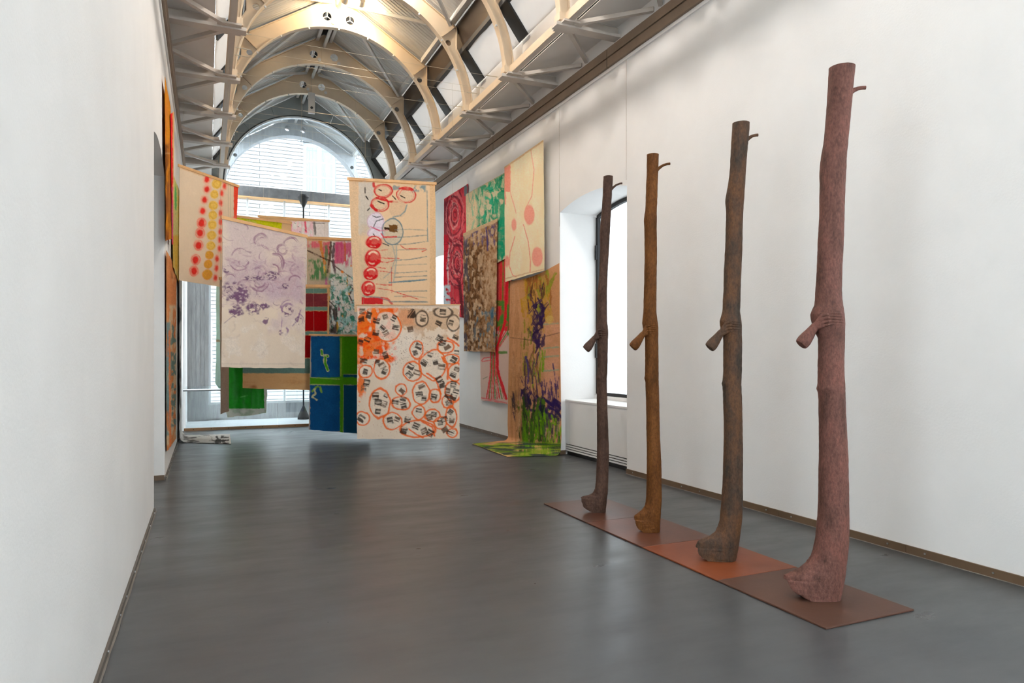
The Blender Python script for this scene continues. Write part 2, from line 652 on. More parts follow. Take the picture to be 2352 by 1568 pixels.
def corrugated(sg, ya, yb):
    n = max(4, int(round((yb - ya) / 0.087)))
    vs, fs = [], []
    prof = []
    for i in range(n):
        p = (yb - ya) / n
        for t, h in ((0.0, 0), (0.62, 0), (0.72, 0.007), (0.9, 0.007)):
            prof.append((ya + p * (i + t), h))
    prof.append((yb, 0))
    for yy, h in prof:
        for dx, zz in ((0.10, 8.02 - 0.0625 + 0.07), (1.64, 8.02 - ROOF_K * 1.64 + 0.07)):
            vs.append((mx(sg, dx), yy, zz + h))
    for i in range(len(prof) - 1):
        a = 2 * i
        fs.append((a, a + 1, a + 3, a + 2))
    me = MB().add(vs, fs)
    return me


for bi, (ya, yb) in enumerate(BAYS + [FAR_BACK]):
    last = (bi == len(BAYS) - 1)
    for sg in (-1, 1):
        pm_ = corrugated(sg, ya, yb)
        o = obj('ceiling_panel', pm_, M['roofpanel'], ceil)
        # outer roof skin closing the panels
        obj('roof_skin', MB().prism([(0.0, 8.2), (1.75, 8.2 - ROOF_K * 1.75), (1.75, 8.24 - ROOF_K * 1.75), (0.0, 8.24)],
                                    lambda p, q: (mx(sg, p), ya, q), lambda p, q: (mx(sg, p), yb, q)), M['roofpanel'], ceil)
        # soffit over the side trusses
        x0, x1 = sorted((mx(sg, 2.10), mx(sg, 2.66)))
        if not last:
            obj('soffit_panel', MB().box(x0, x1, ya + 0.004, yb - 0.004, 5.72, 5.75), M['soffit'], ceil)
            x0, x1 = sorted((mx(sg, 2.10), mx(sg, 2.12)))
            obj('fascia_board', MB().box(x0, x1, ya + 0.003, yb - 0.003, 5.73, 6.19), M['fascia'], ceil)
            # dark clerestory band under the eave
            obj('dark_clerestory', MB().prism([(1.66, 7.06), (1.755, 6.62), (1.775, 6.62), (1.68, 7.08)],
                                              lambda p, q: (mx(sg, p), ya, q), lambda p, q: (mx(sg, p), yb, q)), M['brownglass'], ceil)
            obj('mullion', MB().bar((mx(sg, 1.755), ya, 6.60), (mx(sg, 1.755), yb, 6.60), 0.085, 0.085), M['mullion'], ceil)
            # blind cloth, wrinkled, and the black rafter beside each rib
            nb = 24 if ya > 3 else 60
            vs, fs = [], []
            for i in range(nb + 1):
                t = i / nb
                yy = ya + (yb - ya) * t
                for j in range(9):
                    s = j / 8
                    px = 1.775 + (2.085 - 1.775) * s
                    pz = 6.57 + (6.15 - 6.57) * s
                    wv = 0.03 * (fbm(np.array([yy * 2.3 + s * 2]), np.array([s * 1.5 + bi * 3.7 + sg]), 5)[0] - 0.5)
                    vs.append((mx(sg, px + wv), yy, pz + wv))
            for i in range(nb):
                for j in range(8):
                    a = i * 9 + j
                    fs.append((a, a + 1, a + 10, a + 9))
            b = obj('blind', MB().add(vs, fs), M['blind'], ceil, smooth=True)
            obj('rafter', MB().bar((mx(sg, 1.725), yb - 0.13, 6.59), (mx(sg, 2.06), yb - 0.13, 6.135), 0.28, 0.03), M['black'], ceil)
        # eave purlin and ridge purlin
        obj('eave_purlin', MB().bar((mx(sg, 1.57), ya + 0.05, 7.085), (mx(sg, 1.57), yb - 0.05, 7.085), 0.08, 0.09), M['purlin'], ceil)
        obj('ridge_purlin', MB().bar((mx(sg, 0.13), ya, 7.96), (mx(sg, 0.13), yb, 7.96), 0.06, 0.12), M['purlin'], ceil)
        if bi < len(BAYS):
            k = bi - 5
            ridge_first = (k % 2 == 0)
            yr, ye = (ya, yb) if ridge_first else (yb, ya)
            d = 0.06 if ridge_first else -0.06
            obj('roof_brace', MB().bar((mx(sg, 0.14), yr + d, 7.86), (mx(sg, 1.54), ye - d, 7.01), 0.05, 0.05), M['purlin'], ceil)
    obj('ridge_tube', MB().tube([(XC, ya, 7.80), (XC, yb, 7.80)], 0.035, 10), M['purlin'], ceil, smooth=True)
obj('roof_ridge_cap', MB().box(XC - 0.2, XC + 0.2, Y_BACK, Y_END, 8.06, 8.1), M['mullion'], ceil)
# eaves outside the clerestory stay closed over the soffit
for sg in (-1, 1):
    x0, x1 = sorted((mx(sg, 2.12), mx(sg, 3.15)))
    obj('eave_skin', MB().box(x0, x1, Y_BACK, Y_END - BAY, 5.78, 5.84), M['roofpanel'], ceil)


# longitudinal edge beams the ribs stand on
def edge_beam(sg, label):
    o = thing('edge_beam', label, 'beam', loc=(mx(sg, 1.86), 10, 5.6))
    ya, yb = BAYS[0][0] - 4, Y_GABLE
    m = MB()
    a, b = sorted((mx(sg, 1.865), mx(sg, 1.94)))
    m.box(a, b, ya, yb, 5.60, 5.625)
    put(obj('bottom_flange', m, M['tie']), o)
    a, b = sorted((mx(sg, 1.86), mx(sg, 1.878)))
    put(obj('inner_lip', MB().box(a, b, ya, yb, 5.605, 5.72), M['steel']), o)
    a, b = sorted((mx(sg, 1.927), mx(sg, 1.945)))
    put(obj('outer_lip', MB().box(a, b, ya, yb, 5.605, 5.72), M['steel']), o)


edge_beam(1, 'beige steel edge beam running along the right springing of the ribs')
edge_beam(-1, 'grey beige steel edge beam along the left springing of the ribs')


# ------------------------------------------------------------------ steel ribs
def r_out(th):
    c, s = abs(math.cos(th)), math.sin(th)
    g = math.radians(31.8)
    t = min(th, math.pi - th)
    if t < g:
        return RAD + 0.115
    r1 = 1.645 / max(c, 1e-6)
    r2 = 2.405 / (s + ROOF_K * c)
    return min(r1, r2)


def pol(r, th):
    return (XC + r * math.cos(th), ZS + r * math.sin(th))


def web_mesh(y0, y1, n=72, rin=RAD, holes=True):
    m = MB()
    ths = sorted(set([math.pi * i / n for i in range(n + 1)] + [math.radians(31.8), math.pi - math.radians(31.8), math.radians(41.1), math.pi - math.radians(41.1), math.pi / 2]))
    vs, fs = [], []
    for th in ths:
        for r in (rin, r_out(th)):
            x, z = pol(r, th)
            vs += [(x, y0, z), (x, y1, z)]
    for i in range(len(ths) - 1):
        a, b = 4 * i, 4 * i + 4
        fs += [(a, a + 2, b + 2, b), (a + 1, b + 1, b + 3, a + 3), (a, b, b + 1, a + 1), (a + 2, a + 3, b + 3, b + 2)]
    e = 4 * (len(ths) - 1)
    fs += [(0, 1, 3, 2), (e, e + 2, e + 3, e + 1)]
    me = m.add(vs, fs).mesh('web')
    if not holes:
        return me
    o = bpy.data.objects.new('tmp', me)
    COL.objects.link(o)
    cut = MB()
    for dx, dz, r in HOLES:
        cut.tube([(XC + dx, y0 - 0.3, ZS + dz), (XC + dx, y1 + 0.3, ZS + dz)], r, 24)
    co = bpy.data.objects.new('cut', cut.mesh('cut'))
    COL.objects.link(co)
    md = o.modifiers.new('b', 'BOOLEAN')
    md.operation = 'DIFFERENCE'
    md.solver = 'EXACT'
    md.object = co
    dg = bpy.context.evaluated_depsgraph_get()
    res = bpy.data.meshes.new_from_object(o.evaluated_get(dg))
    for q in (o, co):
        bpy.data.objects.remove(q)
    res.name = 'web'
    return res


HOLES = [(-0.205, 2.0, 0.078), (0.205, 2.0, 0.078), (-1.52, 1.12, 0.05), (1.52, 1.12, 0.05)]


def strip(path, y0, y1, th):
    """flange following a path of (x, z, nx, nz)"""
    m = MB()
    vs, fs = [], []
    for x, z, nx, nz in path:
        vs += [(x, y0, z), (x, y1, z), (x + nx * th, y1, z + nz * th), (x + nx * th, y0, z + nz * th)]
    for i in range(len(path) - 1):
        a, b = 4 * i, 4 * i + 4
        for k in range(4):
            fs.append((a + k, a + (k + 1) % 4, b + (k + 1) % 4, b + k))
    e = 4 * (len(path) - 1)
    fs += [(3, 2, 1, 0), (e, e + 1, e + 2, e + 3)]
    return m.add(vs, fs)


def build_rib_meshes():
    R = {}
    R['web'] = web_mesh(-0.01, 0.01)
    n = 64
    R['inner_flange'] = strip([(*pol(RAD, math.pi * i / n), -math.cos(math.pi * i / n), -math.sin(math.pi * i / n)) for i in range(n + 1)], -0.055, 0.055, 0.018).mesh('inner_flange')
    g = math.radians(31.8)
    for nm, flip in (('a', 0), ('b', 1)):
        pts = []
        for i in range(15):
            th = g * i / 14
            x, z = pol(RAD + 0.115, th)
            pts.append((x, z, math.cos(th), math.sin(th)))
        lo = pts
        x1, z1 = XC + 1.645, ZS + math.tan(g) * 1.645
        x2, z2 = XC + 1.645, ZS + 2.405 - ROOF_K * 1.645
        up = [(x1, z1, 1, 0), (x2, z2, 1, 0)]
        nl = math.hypot(ROOF_K, 1)
        ch = [(x2, z2, ROOF_K / nl, 1 / nl), (XC, ZS + 2.405, ROOF_K / nl, 1 / nl)]
        if flip:
            fl = lambda P: [(2 * XC - x, z, -nx, nz) for x, z, nx, nz in P]
            lo, up, ch = fl(lo), fl(up), fl(ch)
        R['lower_flange_' + nm] = strip(lo, -0.05, 0.05, 0.015).mesh('lower_flange')
        R['gusset_flange_' + nm] = strip(up, -0.05, 0.05, 0.015).mesh('gusset_flange')
        R['roof_flange_' + nm] = strip(ch, -0.05, 0.05, 0.015).mesh('roof_flange')
        s = -1 if flip else 1
        R['stiffener_' + nm] = MB().bar((XC + s * 1.40, 0, ZS + 1.19), (XC + s * 1.63, 0, ZS + 1.39), 0.012, 0.09, up=(0, 1, 0)).mesh('stiffener')
        R['foot_' + nm] = MB().box(min(XC + s * 1.78, XC + s * 1.95), max(XC + s * 1.78, XC + s * 1.95), -0.07, 0.07, 5.625, 5.72).mesh('foot')
        # bottom tie to the wall and two plan diagonals
        wx = XR if s > 0 else XL
        a, b = sorted((XC + s * 1.74, wx))
        R['tie_' + nm] = MB().box(a, b, -0.075, 0.075, 5.555, 5.598).mesh('tie')
        a, b = sorted((XC + s * 1.98, wx))
        R['tie_web_' + nm] = MB().box(a, b, -0.012, 0.012, 5.598, 5.70).mesh('tie_web')
        for q in (-1, 1):
            R['diagonal_%s%d' % (nm, q)] = MB().bar((XC + s * 1.98, q * 0.08, 5.60), (wx, q * 0.80, 5.585), 0.055, 0.05).mesh('diagonal')
        a, b = sorted((XC + s * 1.80, XC + s * 2.08))
        R['node_plate_' + nm] = MB().box(a, b, -0.16, 0.16, 5.578, 5.602).mesh('node_plate')
    R['ridge_stiffener'] = MB().box(XC - 0.045, XC + 0.045, -0.028, -0.012, ZS + RAD, ZS + 2.38).mesh('ridge_stiffener')
    for hi_, (dx, dz, r) in enumerate(HOLES[:2]):
        sp = MB()
        for k in range(3):
            a = math.pi / 2 + 2 * math.pi * k / 3
            sp.bar((XC + dx, 0, ZS + dz), (XC + dx + r * math.cos(a), 0, ZS + dz + r * math.sin(a)), 0.012, 0.014, up=(0, 1, 0))
        R['hole_spider_%d' % hi_] = sp.mesh('hole_spider')
    R['lug_a'] = MB().disc((XC - 0.095, -0.015, ZS + 1.905), (0, 1, 0), 0.035, 0.03, 16).mesh('lug')
    R['lug_b'] = MB().disc((XC + 0.296, -0.015, ZS + 1.885), (0, 1, 0), 0.035, 0.03, 16).mesh('lug')
    return R


RIBM = build_rib_meshes()
for k_, me_ in RIBM.items():
    me_.materials.append(M['purlin'] if k_.startswith(('hole', 'lug')) else M['tie'] if k_.startswith(('tie', 'diag', 'node')) else M['steel'])
clip_me = MB().box(-0.012, 0.012, -0.012, 0.012, -0.03, 0.0).mesh('clip')
clip_me.materials.append(M['purlin'])
ORD = ['first', 'second', 'third', 'fourth', 'fifth', 'sixth', 'seventh', 'eighth']
RIB_KS = [2, 1, 0, -1, -2, -3, -4, -5]
for i, k in enumerate(RIB_KS):
    yy = RIB0 + BAY * k
    rib = thing('roof_rib', 'beige steel arched roof rib, %s from the grey end gable' % ORD[i], 'roof rib', group='arched steel ribs carrying the roof', loc=(0, yy, 0))
    for key, me in RIBM.items():
        obj(me.name.split('.')[0], me, None, rib)
    for j in range(9):
        th = math.radians(22 + 17 * j)
        x, z = pol(RAD - 0.018, th)
        c = obj('clip', clip_me, None, rib, loc=(x, -0.045, z))
        c.rotation_euler = (0, math.pi / 2 - th, 0)

# ------------------------------------------------------------------ grey gable with arched glazing
gb = thing('wall_gable', 'grey green panelled gable around the arched end window', None, kind='structure')


def gable_out(th):
    c, s = abs(math.cos(th)), math.sin(th)
    r2 = 2.44 / (s + ROOF_K * c)
    r3 = 2.66 / max(c, 1e-6)
    # side slope of the clerestory from (1.70, 1.40) to (2.10, 0.5)
    r4 = (1.70 + 1.40 * 0.444) / (c + 0.444 * s)
    return min(r2, r3, max(r4, RAD + 0.2))


edges = [0, 24, 47, 69, 90, 111, 133, 156, 180]
for a, b in zip(edges[:-1], edges[1:]):
    ths = [math.radians(a + 0.12 + (b - a - 0.24) * i / 10) for i in range(11)]
    poly = [pol(RAD, t) for t in ths] + [pol(gable_out(t), t) for t in reversed(ths)]
    m = MB()
    for i in range(10):
        q = [pol(RAD, ths[i]), pol(RAD, ths[i + 1]), pol(gable_out(ths[i + 1]), ths[i + 1]), pol(gable_out(ths[i]), ths[i])]
        m.prism(q, lambda p, z: (p, Y_GABLE - 0.03, z), lambda p, z: (p, Y_GABLE + 0.03, z))
    obj('gable_panel', m, M['gable'], gb)
for s in (-1, 1):
    a, b = sorted((XC + s * RAD, XC + s * 2.66))
    obj('gable_panel', MB().box(a, b, Y_GABLE - 0.03, Y_GABLE + 0.03, 5.28, ZS - 0.003), M['gable'], gb)
n = 64
obj('arch_trim', strip([(*pol(RAD - 0.002, math.pi * i / n), -math.cos(math.pi * i / n), -math.sin(math.pi * i / n)) for i in range(n + 1)], Y_GABLE - 0.06, Y_GABLE + 0.06, 0.035), M['whitetrim'], gb)
obj('arch_gasket', strip([(*pol(RAD + 0.03, math.pi * i / n), -math.cos(math.pi * i / n), -math.sin(math.pi * i / n)) for i in range(n + 1)], Y_GABLE - 0.045, Y_GABLE - 0.032, 0.028), M['mullion'], gb)
for s in (-1, 1):
    a, b = sorted((XC + s * (RAD - 0.035), XC + s * RAD))
    obj('arch_jamb', MB().box(a, b, Y_GABLE - 0.05, Y_GABLE + 0.05, 5.28, ZS), M['whitetrim'], gb)
gw = thing('window_9', 'large arched glass pane in the end gable', None, kind='structure')
poly = [pol(RAD - 0.02, math.pi * i / 40) for i in range(41)]
obj('pane', MB().prism(poly, lambda p, z: (p, Y_GABLE - 0.006, z), lambda p, z: (p, Y_GABLE + 0.006, z)), M['gableglass'], gw)

# ------------------------------------------------------------------ outer concrete end frame
ef = thing('wall_end', 'pale concrete end frame with arch, columns and transom outside the glazing', None, kind='structure')
em = web_mesh(Y_END - 0.16, Y_END + 0.16)
obj('concrete_arch', em, M['concrete'], ef)
for s in (-1, 1):
    xw = XL if s < 0 else XR
    nb = 5
    for k in range(nb):
        a = xw - s * (0.0 + 0.5 * k / nb) + s * 0.0
        b = xw - s * (0.5 * (k + 1) / nb)
        x0, x1 = sorted((a, b))
        dy = 0.006 * ((k * 37) % 3)
        obj('column_board', MB().box(x0 + 0.003, x1 - 0.003, Y_END - 0.16 - dy, Y_END + 0.16, -0.5, 5.67), M['concrete'], ef)
    x0, x1 = sorted((xw, xw - s * 0.5))
    obj('column_core', MB().box(x0, x1, Y_END - 0.15, Y_END + 0.15, -0.5, 5.67), M['concrete'], ef)
obj('transom', MB().box(XL - 0.3, XR + 0.3, Y_END - 0.14, Y_END + 0.14, 5.69, 5.96), M['concrete_d'], ef)
obj('transom_strip', MB().box(XL - 0.3, XR + 0.3, Y_END - 0.16, Y_END + 0.1, 5.66, 5.69), M['batten'], ef)
obj('upstand', MB().box(XL, XR, Y_END - 0.12, Y_END + 0.12, -0.5, 0.2), M['concrete'], ef)
ew = thing('window_10', 'tall end glazing between the concrete columns', None, kind='structure')
obj('bottom_rail', MB().box(XL + 0.5, XR - 0.5, Y_END - 0.04, Y_END + 0.04, 0.2, 0.25), M['whitetrim'], ew)
for xx in (0.06, 0.98, 1.92, 3.1, 4.3):
    obj('mullion', MB().box(xx - 0.025, xx + 0.025, Y_END - 0.03, Y_END + 0.03, 0.2, 5.67), M['whitetrim'], ew)
obj('pane', MB().box(XL + 0.5, XR - 0.5, Y_END - 0.004, Y_END + 0.004, 0.25, 5.66), M['glass'], ew)

# brick house across the yard
fc = thing('brick_house', 'white brick house wall seen through the end glazing', 'building', loc=(2, 25, -4))
fm = bpy.data.materials.new('white_brick')
fm.use_nodes = True
_n = fm.node_tree
_b = _n.nodes['Principled BSDF']
_b.inputs['Roughness'].default_value = 0.85
_tc = _n.nodes.new('ShaderNodeTexCoord')
_mp = _n.nodes.new('ShaderNodeMapping')
_mp.inputs['Rotation'].default_value = (math.radians(90), 0, 0)
_br = _n.nodes.new('ShaderNodeTexBrick')
_br.inputs['Color1'].default_value = (0.25, 0.25, 0.25, 1)
_br.inputs['Color2'].default_value = (0.22, 0.22, 0.22, 1)
_br.inputs['Mortar'].default_value = (0.032, 0.034, 0.036, 1)
_br.inputs['Scale'].default_value = 1.0
_br.inputs['Mortar Size'].default_value = 0.0135
_br.inputs['Mortar Smooth'].default_value = 0.3
_br.inputs['Brick Width'].default_value = 3.2
_br.inputs['Row Height'].default_value = 0.125
_n.links.new(_tc.outputs['Object'], _mp.inputs['Vector'])
_n.links.new(_mp.outputs['Vector'], _br.inputs['Vector'])
_n.links.new(_br.outputs['Color'], _b.inputs['Base Color'])
YF = 24.6
wx0, wx1, wz0, wz1 = 3.0, 4.1, 7.0, 8.75
hw = MB()
hw.box(-7, wx0, YF, YF + 0.4, -4, 17)
hw.box(wx1, 11, YF, YF + 0.4, -4, 17)
hw.box(wx0, wx1, YF, YF + 0.4, -4, wz0)
hw.box(wx0, wx1, YF, YF + 0.4, wz1, 17)
put(obj('brick_wall', hw, fm), fc)
M['pale'] = mat('pale_window_paint', (134, 138, 141), 0.5, var=0.02, vscale=3)
M['palepane'] = mat('pale_window_pane', (98, 117, 126), 0.3, var=0.03, vscale=2, spec=0.6)
ww = thing('house_window', None, None)
ww.parent = fc
ww.matrix_parent_inverse = Matrix.Translation(fc.location).inverted()
fr = MB()
fr.box(wx0, wx0 + 0.1, YF + 0.08, YF + 0.2, wz0, wz1)
fr.box(wx1 - 0.1, wx1, YF + 0.08, YF + 0.2, wz0, wz1)
fr.box(wx0 + 0.1, wx1 - 0.1, YF + 0.08, YF + 0.2, wz1 - 0.1, wz1)
fr.box(wx0 + 0.1, wx1 - 0.1, YF + 0.08, YF + 0.2, wz0, wz0 + 0.1)
xm = 0.5 * (wx0 + wx1)
fr.box(xm - 0.06, xm + 0.06, YF + 0.08, YF + 0.2, wz0 + 0.1, wz1 - 0.1)
obj('window_frame', fr, M['pale'], ww)
for sx in (wx0 + 0.1, xm + 0.06):
    for kz in range(3):
        h3 = (wz1 - wz0 - 0.2) / 3
        z0 = wz0 + 0.1 + h3 * kz
        obj('pane', MB().box(sx + 0.012, sx + 0.378, YF + 0.12, YF + 0.15, z0 + 0.02, z0 + h3 - 0.02), M['palepane'], ww)
for k in range(15):
    a = (k - 7) * 0.095
    b0 = MB().bar((xm + a * 1.0, YF - 0.015, wz1 + 0.03 - 0.02 * (a * 2) ** 2), (xm + a * 1.22, YF - 0.015, wz1 + 0.45 - 0.03 * (a * 2) ** 2), 0.075, 0.06, up=(0, 1, 0))
    put(obj('arch_brick', b0, M['pale']), fc)
obj('courtyard_ground', MB().box(-20, 24, Y_END + 0.2, YF + 0.3, -4.1, -4.0), mat('pale_courtyard_paving', (170, 172, 174), 0.8, var=0.1, vscale=1.0), kind='structure', label='pale courtyard paving below the house')

# conical tension rod outside the end glazing
tr_ = thing('tension_rod', 'black vertical rod with conical anchors behind the canvases', 'rod', loc=(1.98, Y_END - 0.35, -0.21))
p0 = at(697, 450, 18.45)
rx, ry = p0.x, p0.y
put(obj('rod', MB().tube([(rx, ry, 0.15), (rx, ry, 5.5)], 0.02, 10), M['iron'], smooth=True), tr_)
put(obj('upper_cone', MB().tube([(rx, ry, 5.40), (rx, ry, 5.66), (rx, ry, 5.72)], [0.03, 0.15, 0.12], 24), M['iron']), tr_)
put(obj('lower_cone', MB().tube([(rx, ry, -0.209), (rx, ry, -0.15), (rx, ry, 0.16)], [0.15, 0.15, 0.02], 24), M['iron']), tr_)

# ------------------------------------------------------------------ glass balustrade at the floor edge
bl = thing('glass_balustrade', 'frameless glass balustrade with steel handrail at the floor edge', 'railing', loc=(2.2, Y_RAIL, 0))
pw = 1.735
for k in range(3):
    a = XL + 0.07 + pw * k
    put(obj('glass_panel', MB().box(a + 0.006, a + pw - 0.006, Y_RAIL + 0.03, Y_RAIL + 0.045, -0.15, 0.87), M['glass']), bl)
put(obj('handrail', MB().tube([(XL + 0.03, Y_RAIL - 0.03, 0.80), (XR - 0.03, Y_RAIL - 0.03, 0.80)], 0.024, 14), M['chrome'], smooth=True), bl)
put(obj('kerb_strip', MB().box(XL + 0.05, XR - 0.05, Y_RAIL - 0.05, Y_RAIL + 0.02, 0.0, 0.05), M['wood']), bl)
for k in range(16):
    put(obj('bolt', MB().disc((XL + 0.22 + 0.32 * k, Y_RAIL - 0.052, 0.027), (0, 1, 0), 0.009, 0.006, 8), M['iron']), bl)

# ------------------------------------------------------------------ ridge floodlights
lampm = mat('lamp_housing', (190, 180, 165), 0.4, metal=0.3, var=0.05, vscale=10)
glow = bpy.data.materials.new('lamp_glow')
glow.use_nodes = True
_gb = glow.node_tree.nodes['Principled BSDF']
_gb.inputs['Emission Color'].default_value = (1, 0.86, 0.62, 1)
_gb.inputs['Emission Strength'].default_value = 25


def flood(y, x, energy, label, color=(1.0, 0.80, 0.55), soft=0.06, z=7.70):
    t = thing('ridge_floodlight', label, 'lamp', group='floodlights under the roof ridge', loc=(x, y, z))
    put(obj('bracket', MB().bar((x, y, z + 0.05), (x, y, z + 0.24), 0.03, 0.012), lampm), t)
    put(obj('housing', MB().tube([(x, y - 0.09, z), (x, y + 0.05, z)], [0.05, 0.075], 18), lampm), t)
    put(obj('lens', MB().disc((x, y + 0.054, z), (0, 1, 0), 0.066, 0.006, 18), glow), t)
    l = light('flood_light', 'POINT', (x, y + 0.12, z + 0.02), energy, color, shadow_soft_size=soft)
    put(l, t)

# ------------------------------------------------------------------ painted canvases
def canvas_material(name, rough=0.85, spec=0.2, thru=0.0, coat=0.0):
    m = bpy.data.materials.new(name)
    m.use_nodes = True
    nt = m.node_tree
    b = nt.nodes['Principled BSDF']
    at_ = nt.nodes.new('ShaderNodeAttribute')
    at_.attribute_name = 'paint'
    nt.links.new(at_.outputs['Color'], b.inputs['Base Color'])
    b.inputs['Roughness'].default_value = rough
    b.inputs['Specular IOR Level'].default_value = spec
    b.inputs['Coat Weight'].default_value = coat
    tc = nt.nodes.new('ShaderNodeTexCoord')
    n = nt.nodes.new('ShaderNodeTexNoise')
    n.inputs['Scale'].default_value = 120
    n.inputs['Detail'].default_value = 3
    nt.links.new(tc.outputs['Object'], n.inputs['Vector'])
    bp = nt.nodes.new('ShaderNodeBump')
    bp.inputs['Strength'].default_value = 0.15
    bp.inputs['Distance'].default_value = 0.004
    nt.links.new(n.outputs['Fac'], bp.inputs['Height'])
    nt.links.new(bp.outputs['Normal'], b.inputs['Normal'])
    if thru > 0:
        t = nt.nodes.new('ShaderNodeBsdfTranslucent')
        nt.links.new(at_.outputs['Color'], t.inputs[0])
        mx_ = nt.nodes.new('ShaderNodeMixShader')
        mx_.inputs[0].default_value = thru
        nt.links.new(b.outputs[0], mx_.inputs[1])
        nt.links.new(t.outputs[0], mx_.inputs[2])
        nt.links.new(mx_.outputs[0], nt.nodes['Material Output'].inputs[0])
    return m


CANVAS = canvas_material('painted_canvas', spec=0.04, thru=0.14)
PLASTIC = canvas_material('painted_plastic_sheet', 0.38, 0.18)
ALB = 1.06     # paint reflectance against its look in the hall's light


class Paint:
    def __init__(s, PX, PY, base, seed):
        s.X, s.Y = PX, PY
        s.seed = seed
        s.C = np.empty(PX.shape + (3,))
        s.C[:] = lin(base)
        s.n = fbm(PX / 40, PY / 40, seed)
        s.fine = vnoise(PX / 1.7, PY / 1.7, seed + 3)
        s.C *= (1 + 0.10 * (s.n - 0.5) + 0.05 * (s.fine - 0.5))[..., None]
        s.k = seed * 31

    def nz(s, sx, sy=None, octs=3):
        s.k += 7
        return fbm(s.X / sx, s.Y / (sy or sx), s.k, octs)

    def mix(s, mask, col, var=0.12):
        m = np.clip(mask, 0, 1)[..., None]
        c = lin(col) * (1 + var * (s.fine - 0.5) * 2)[..., None]
        s.C = s.C * (1 - m) + c * m

    def poly_d(s, pts):
        d = np.full(s.X.shape, 1e9)
        s.along = np.zeros(s.X.shape)
        s.offs = np.zeros(s.X.shape)
        run = 0.0
        for (ax, ay), (bx, by) in zip(pts[:-1], pts[1:]):
            vx, vy = bx - ax, by - ay
            L = vx * vx + vy * vy + 1e-9
            t = np.clip(((s.X - ax) * vx + (s.Y - ay) * vy) / L, 0, 1)
            q = np.hypot(s.X - ax - t * vx, s.Y - ay - t * vy)
            i = q < d
            d = np.where(i, q, d)
            ln = math.sqrt(L)
            s.along = np.where(i, run + t * ln, s.along)
            s.offs = np.where(i, ((s.X - ax) * vy - (s.Y - ay) * vx) / ln, s.offs)
            run += ln
        return d

    def bristle(s, off, along, dry, w=1.3, l=22.0):
        s.k += 5
        return sstep(dry - 0.18, dry + 0.15, 0.7 * vnoise(off / w, along / l, s.k) + 0.3 * vnoise(off / 3.0, along / 9.0, s.k + 2))

    def line(s, pts, w, col, a=1.0, rag=0.5, dry=0.0):
        d = s.poly_d(pts) + rag * w * (s.nz(max(w, 3) * 1.1) - 0.5)
        m = sstep(w / 2 + 0.7, w / 2 - 0.7, d) * a
        if dry:
            m = m * s.bristle(s.offs, s.along, dry)
        s.mix(m, col)

    def ell(s, cx, cy, rx, ry, col, a=1.0, rag=0.25, ring=None, soft=1.0, dry=0.0, rot=0.0):
        dx, dy = s.X - cx, s.Y - cy
        if rot:
            c, q = math.cos(rot), math.sin(rot)
            dx, dy = dx * c + dy * q, -dx * q + dy * c
        r = np.hypot(dx / rx, dy / ry) * (1 + rag * (s.nz(max(rx, 4) * 0.8) - 0.5) * 2)
        px = min(rx, ry)
        if ring is None:
            m = sstep(1 + soft / px, 1 - soft / px, r) * a
        else:
            m = sstep(ring / 2 + 0.8, ring / 2 - 0.6, np.abs(r - 1) * px) * a
        if dry:
            if ring is None:
                m = m * s.bristle(dx * 0.8 + dy * 0.6, dx * 0.6 - dy * 0.8, dry)
            else:
                m = m * s.bristle(r * px, np.arctan2(dy, dx) * px, dry)
        s.mix(m, col)

    def box(s, x0, y0, x1, y1, col, a=1.0, rag=1.0, soft=0.8, rot=0.0, dry=0.0):
        cx, cy = (x0 + x1) / 2, (y0 + y1) / 2
        dx, dy = s.X - cx, s.Y - cy
        if rot:
            c, q = math.cos(rot), math.sin(rot)
            dx, dy = dx * c + dy * q, -dx * q + dy * c
        j = rag * (s.nz(6) - 0.5) * 2
        d = np.maximum(np.abs(dx) - (x1 - x0) / 2, np.abs(dy) - (y1 - y0) / 2) + j
        m = sstep(soft, -soft, d) * a
        if dry:
            m = m * s.bristle(dy, dx, dry, 1.5, 12.0)
        s.mix(m, col)

    def arc(s, cx, cy, r, a0, a1, w, col, a=1.0, dry=0.45, asp=1.0):
        """curved brush stroke with bristle marks"""
        dx, dy = s.X - cx, (s.Y - cy) / asp
        rr = np.hypot(dx, dy) + (s.nz(14) - 0.5) * w * 0.8
        an = np.mod(np.arctan2(dy, dx) - a0, 2 * math.pi)
        m = sstep(w / 2 + 0.6, w / 2 - 0.6, np.abs(rr - r)) * sstep(0, 0.15, an) * sstep(a1 - a0, (a1 - a0) * 0.7, an) * a
        s.mix(m * s.bristle(rr, an * r, dry, 1.1, 30.0), col)

    def wash(s, mask, sx, sy, thr, col, a=1.0, soft=0.08, octs=4):
        m = sstep(thr - soft, thr + soft, s.nz(sx, sy, octs)) * mask * a
        s.mix(m, col)

    def swirl(s, mask, sc, thr, col, a=1.0, width=0.06, freq=6.0):
        """brushed contour lines"""
        q = s.nz(sc, sc, 3) * freq
        f = np.abs(q - np.floor(q) - 0.5) * 2
        m = sstep(1 - width, 1 - width * 0.3, f) * sstep(thr - 0.1, thr + 0.1, s.nz(sc * 0.8)) * mask * a
        s.mix(m, col)

    def region(s, x0, y0, x1, y1, soft=8.0):
        j = soft * 1.2 * (s.nz(18) - 0.5)
        d = np.maximum(np.maximum(x0 - s.X, s.X - x1), np.maximum(y0 - s.Y, s.Y - y1)) + j
        return sstep(soft, -soft, d)

    def blob(s, cx, cy, rx, ry):
        r = np.hypot((s.X - cx) / rx, (s.Y - cy) / ry) * (1 + 0.9 * (s.nz(9, 6) - 0.5))
        return sstep(1.2, 0.75, r)

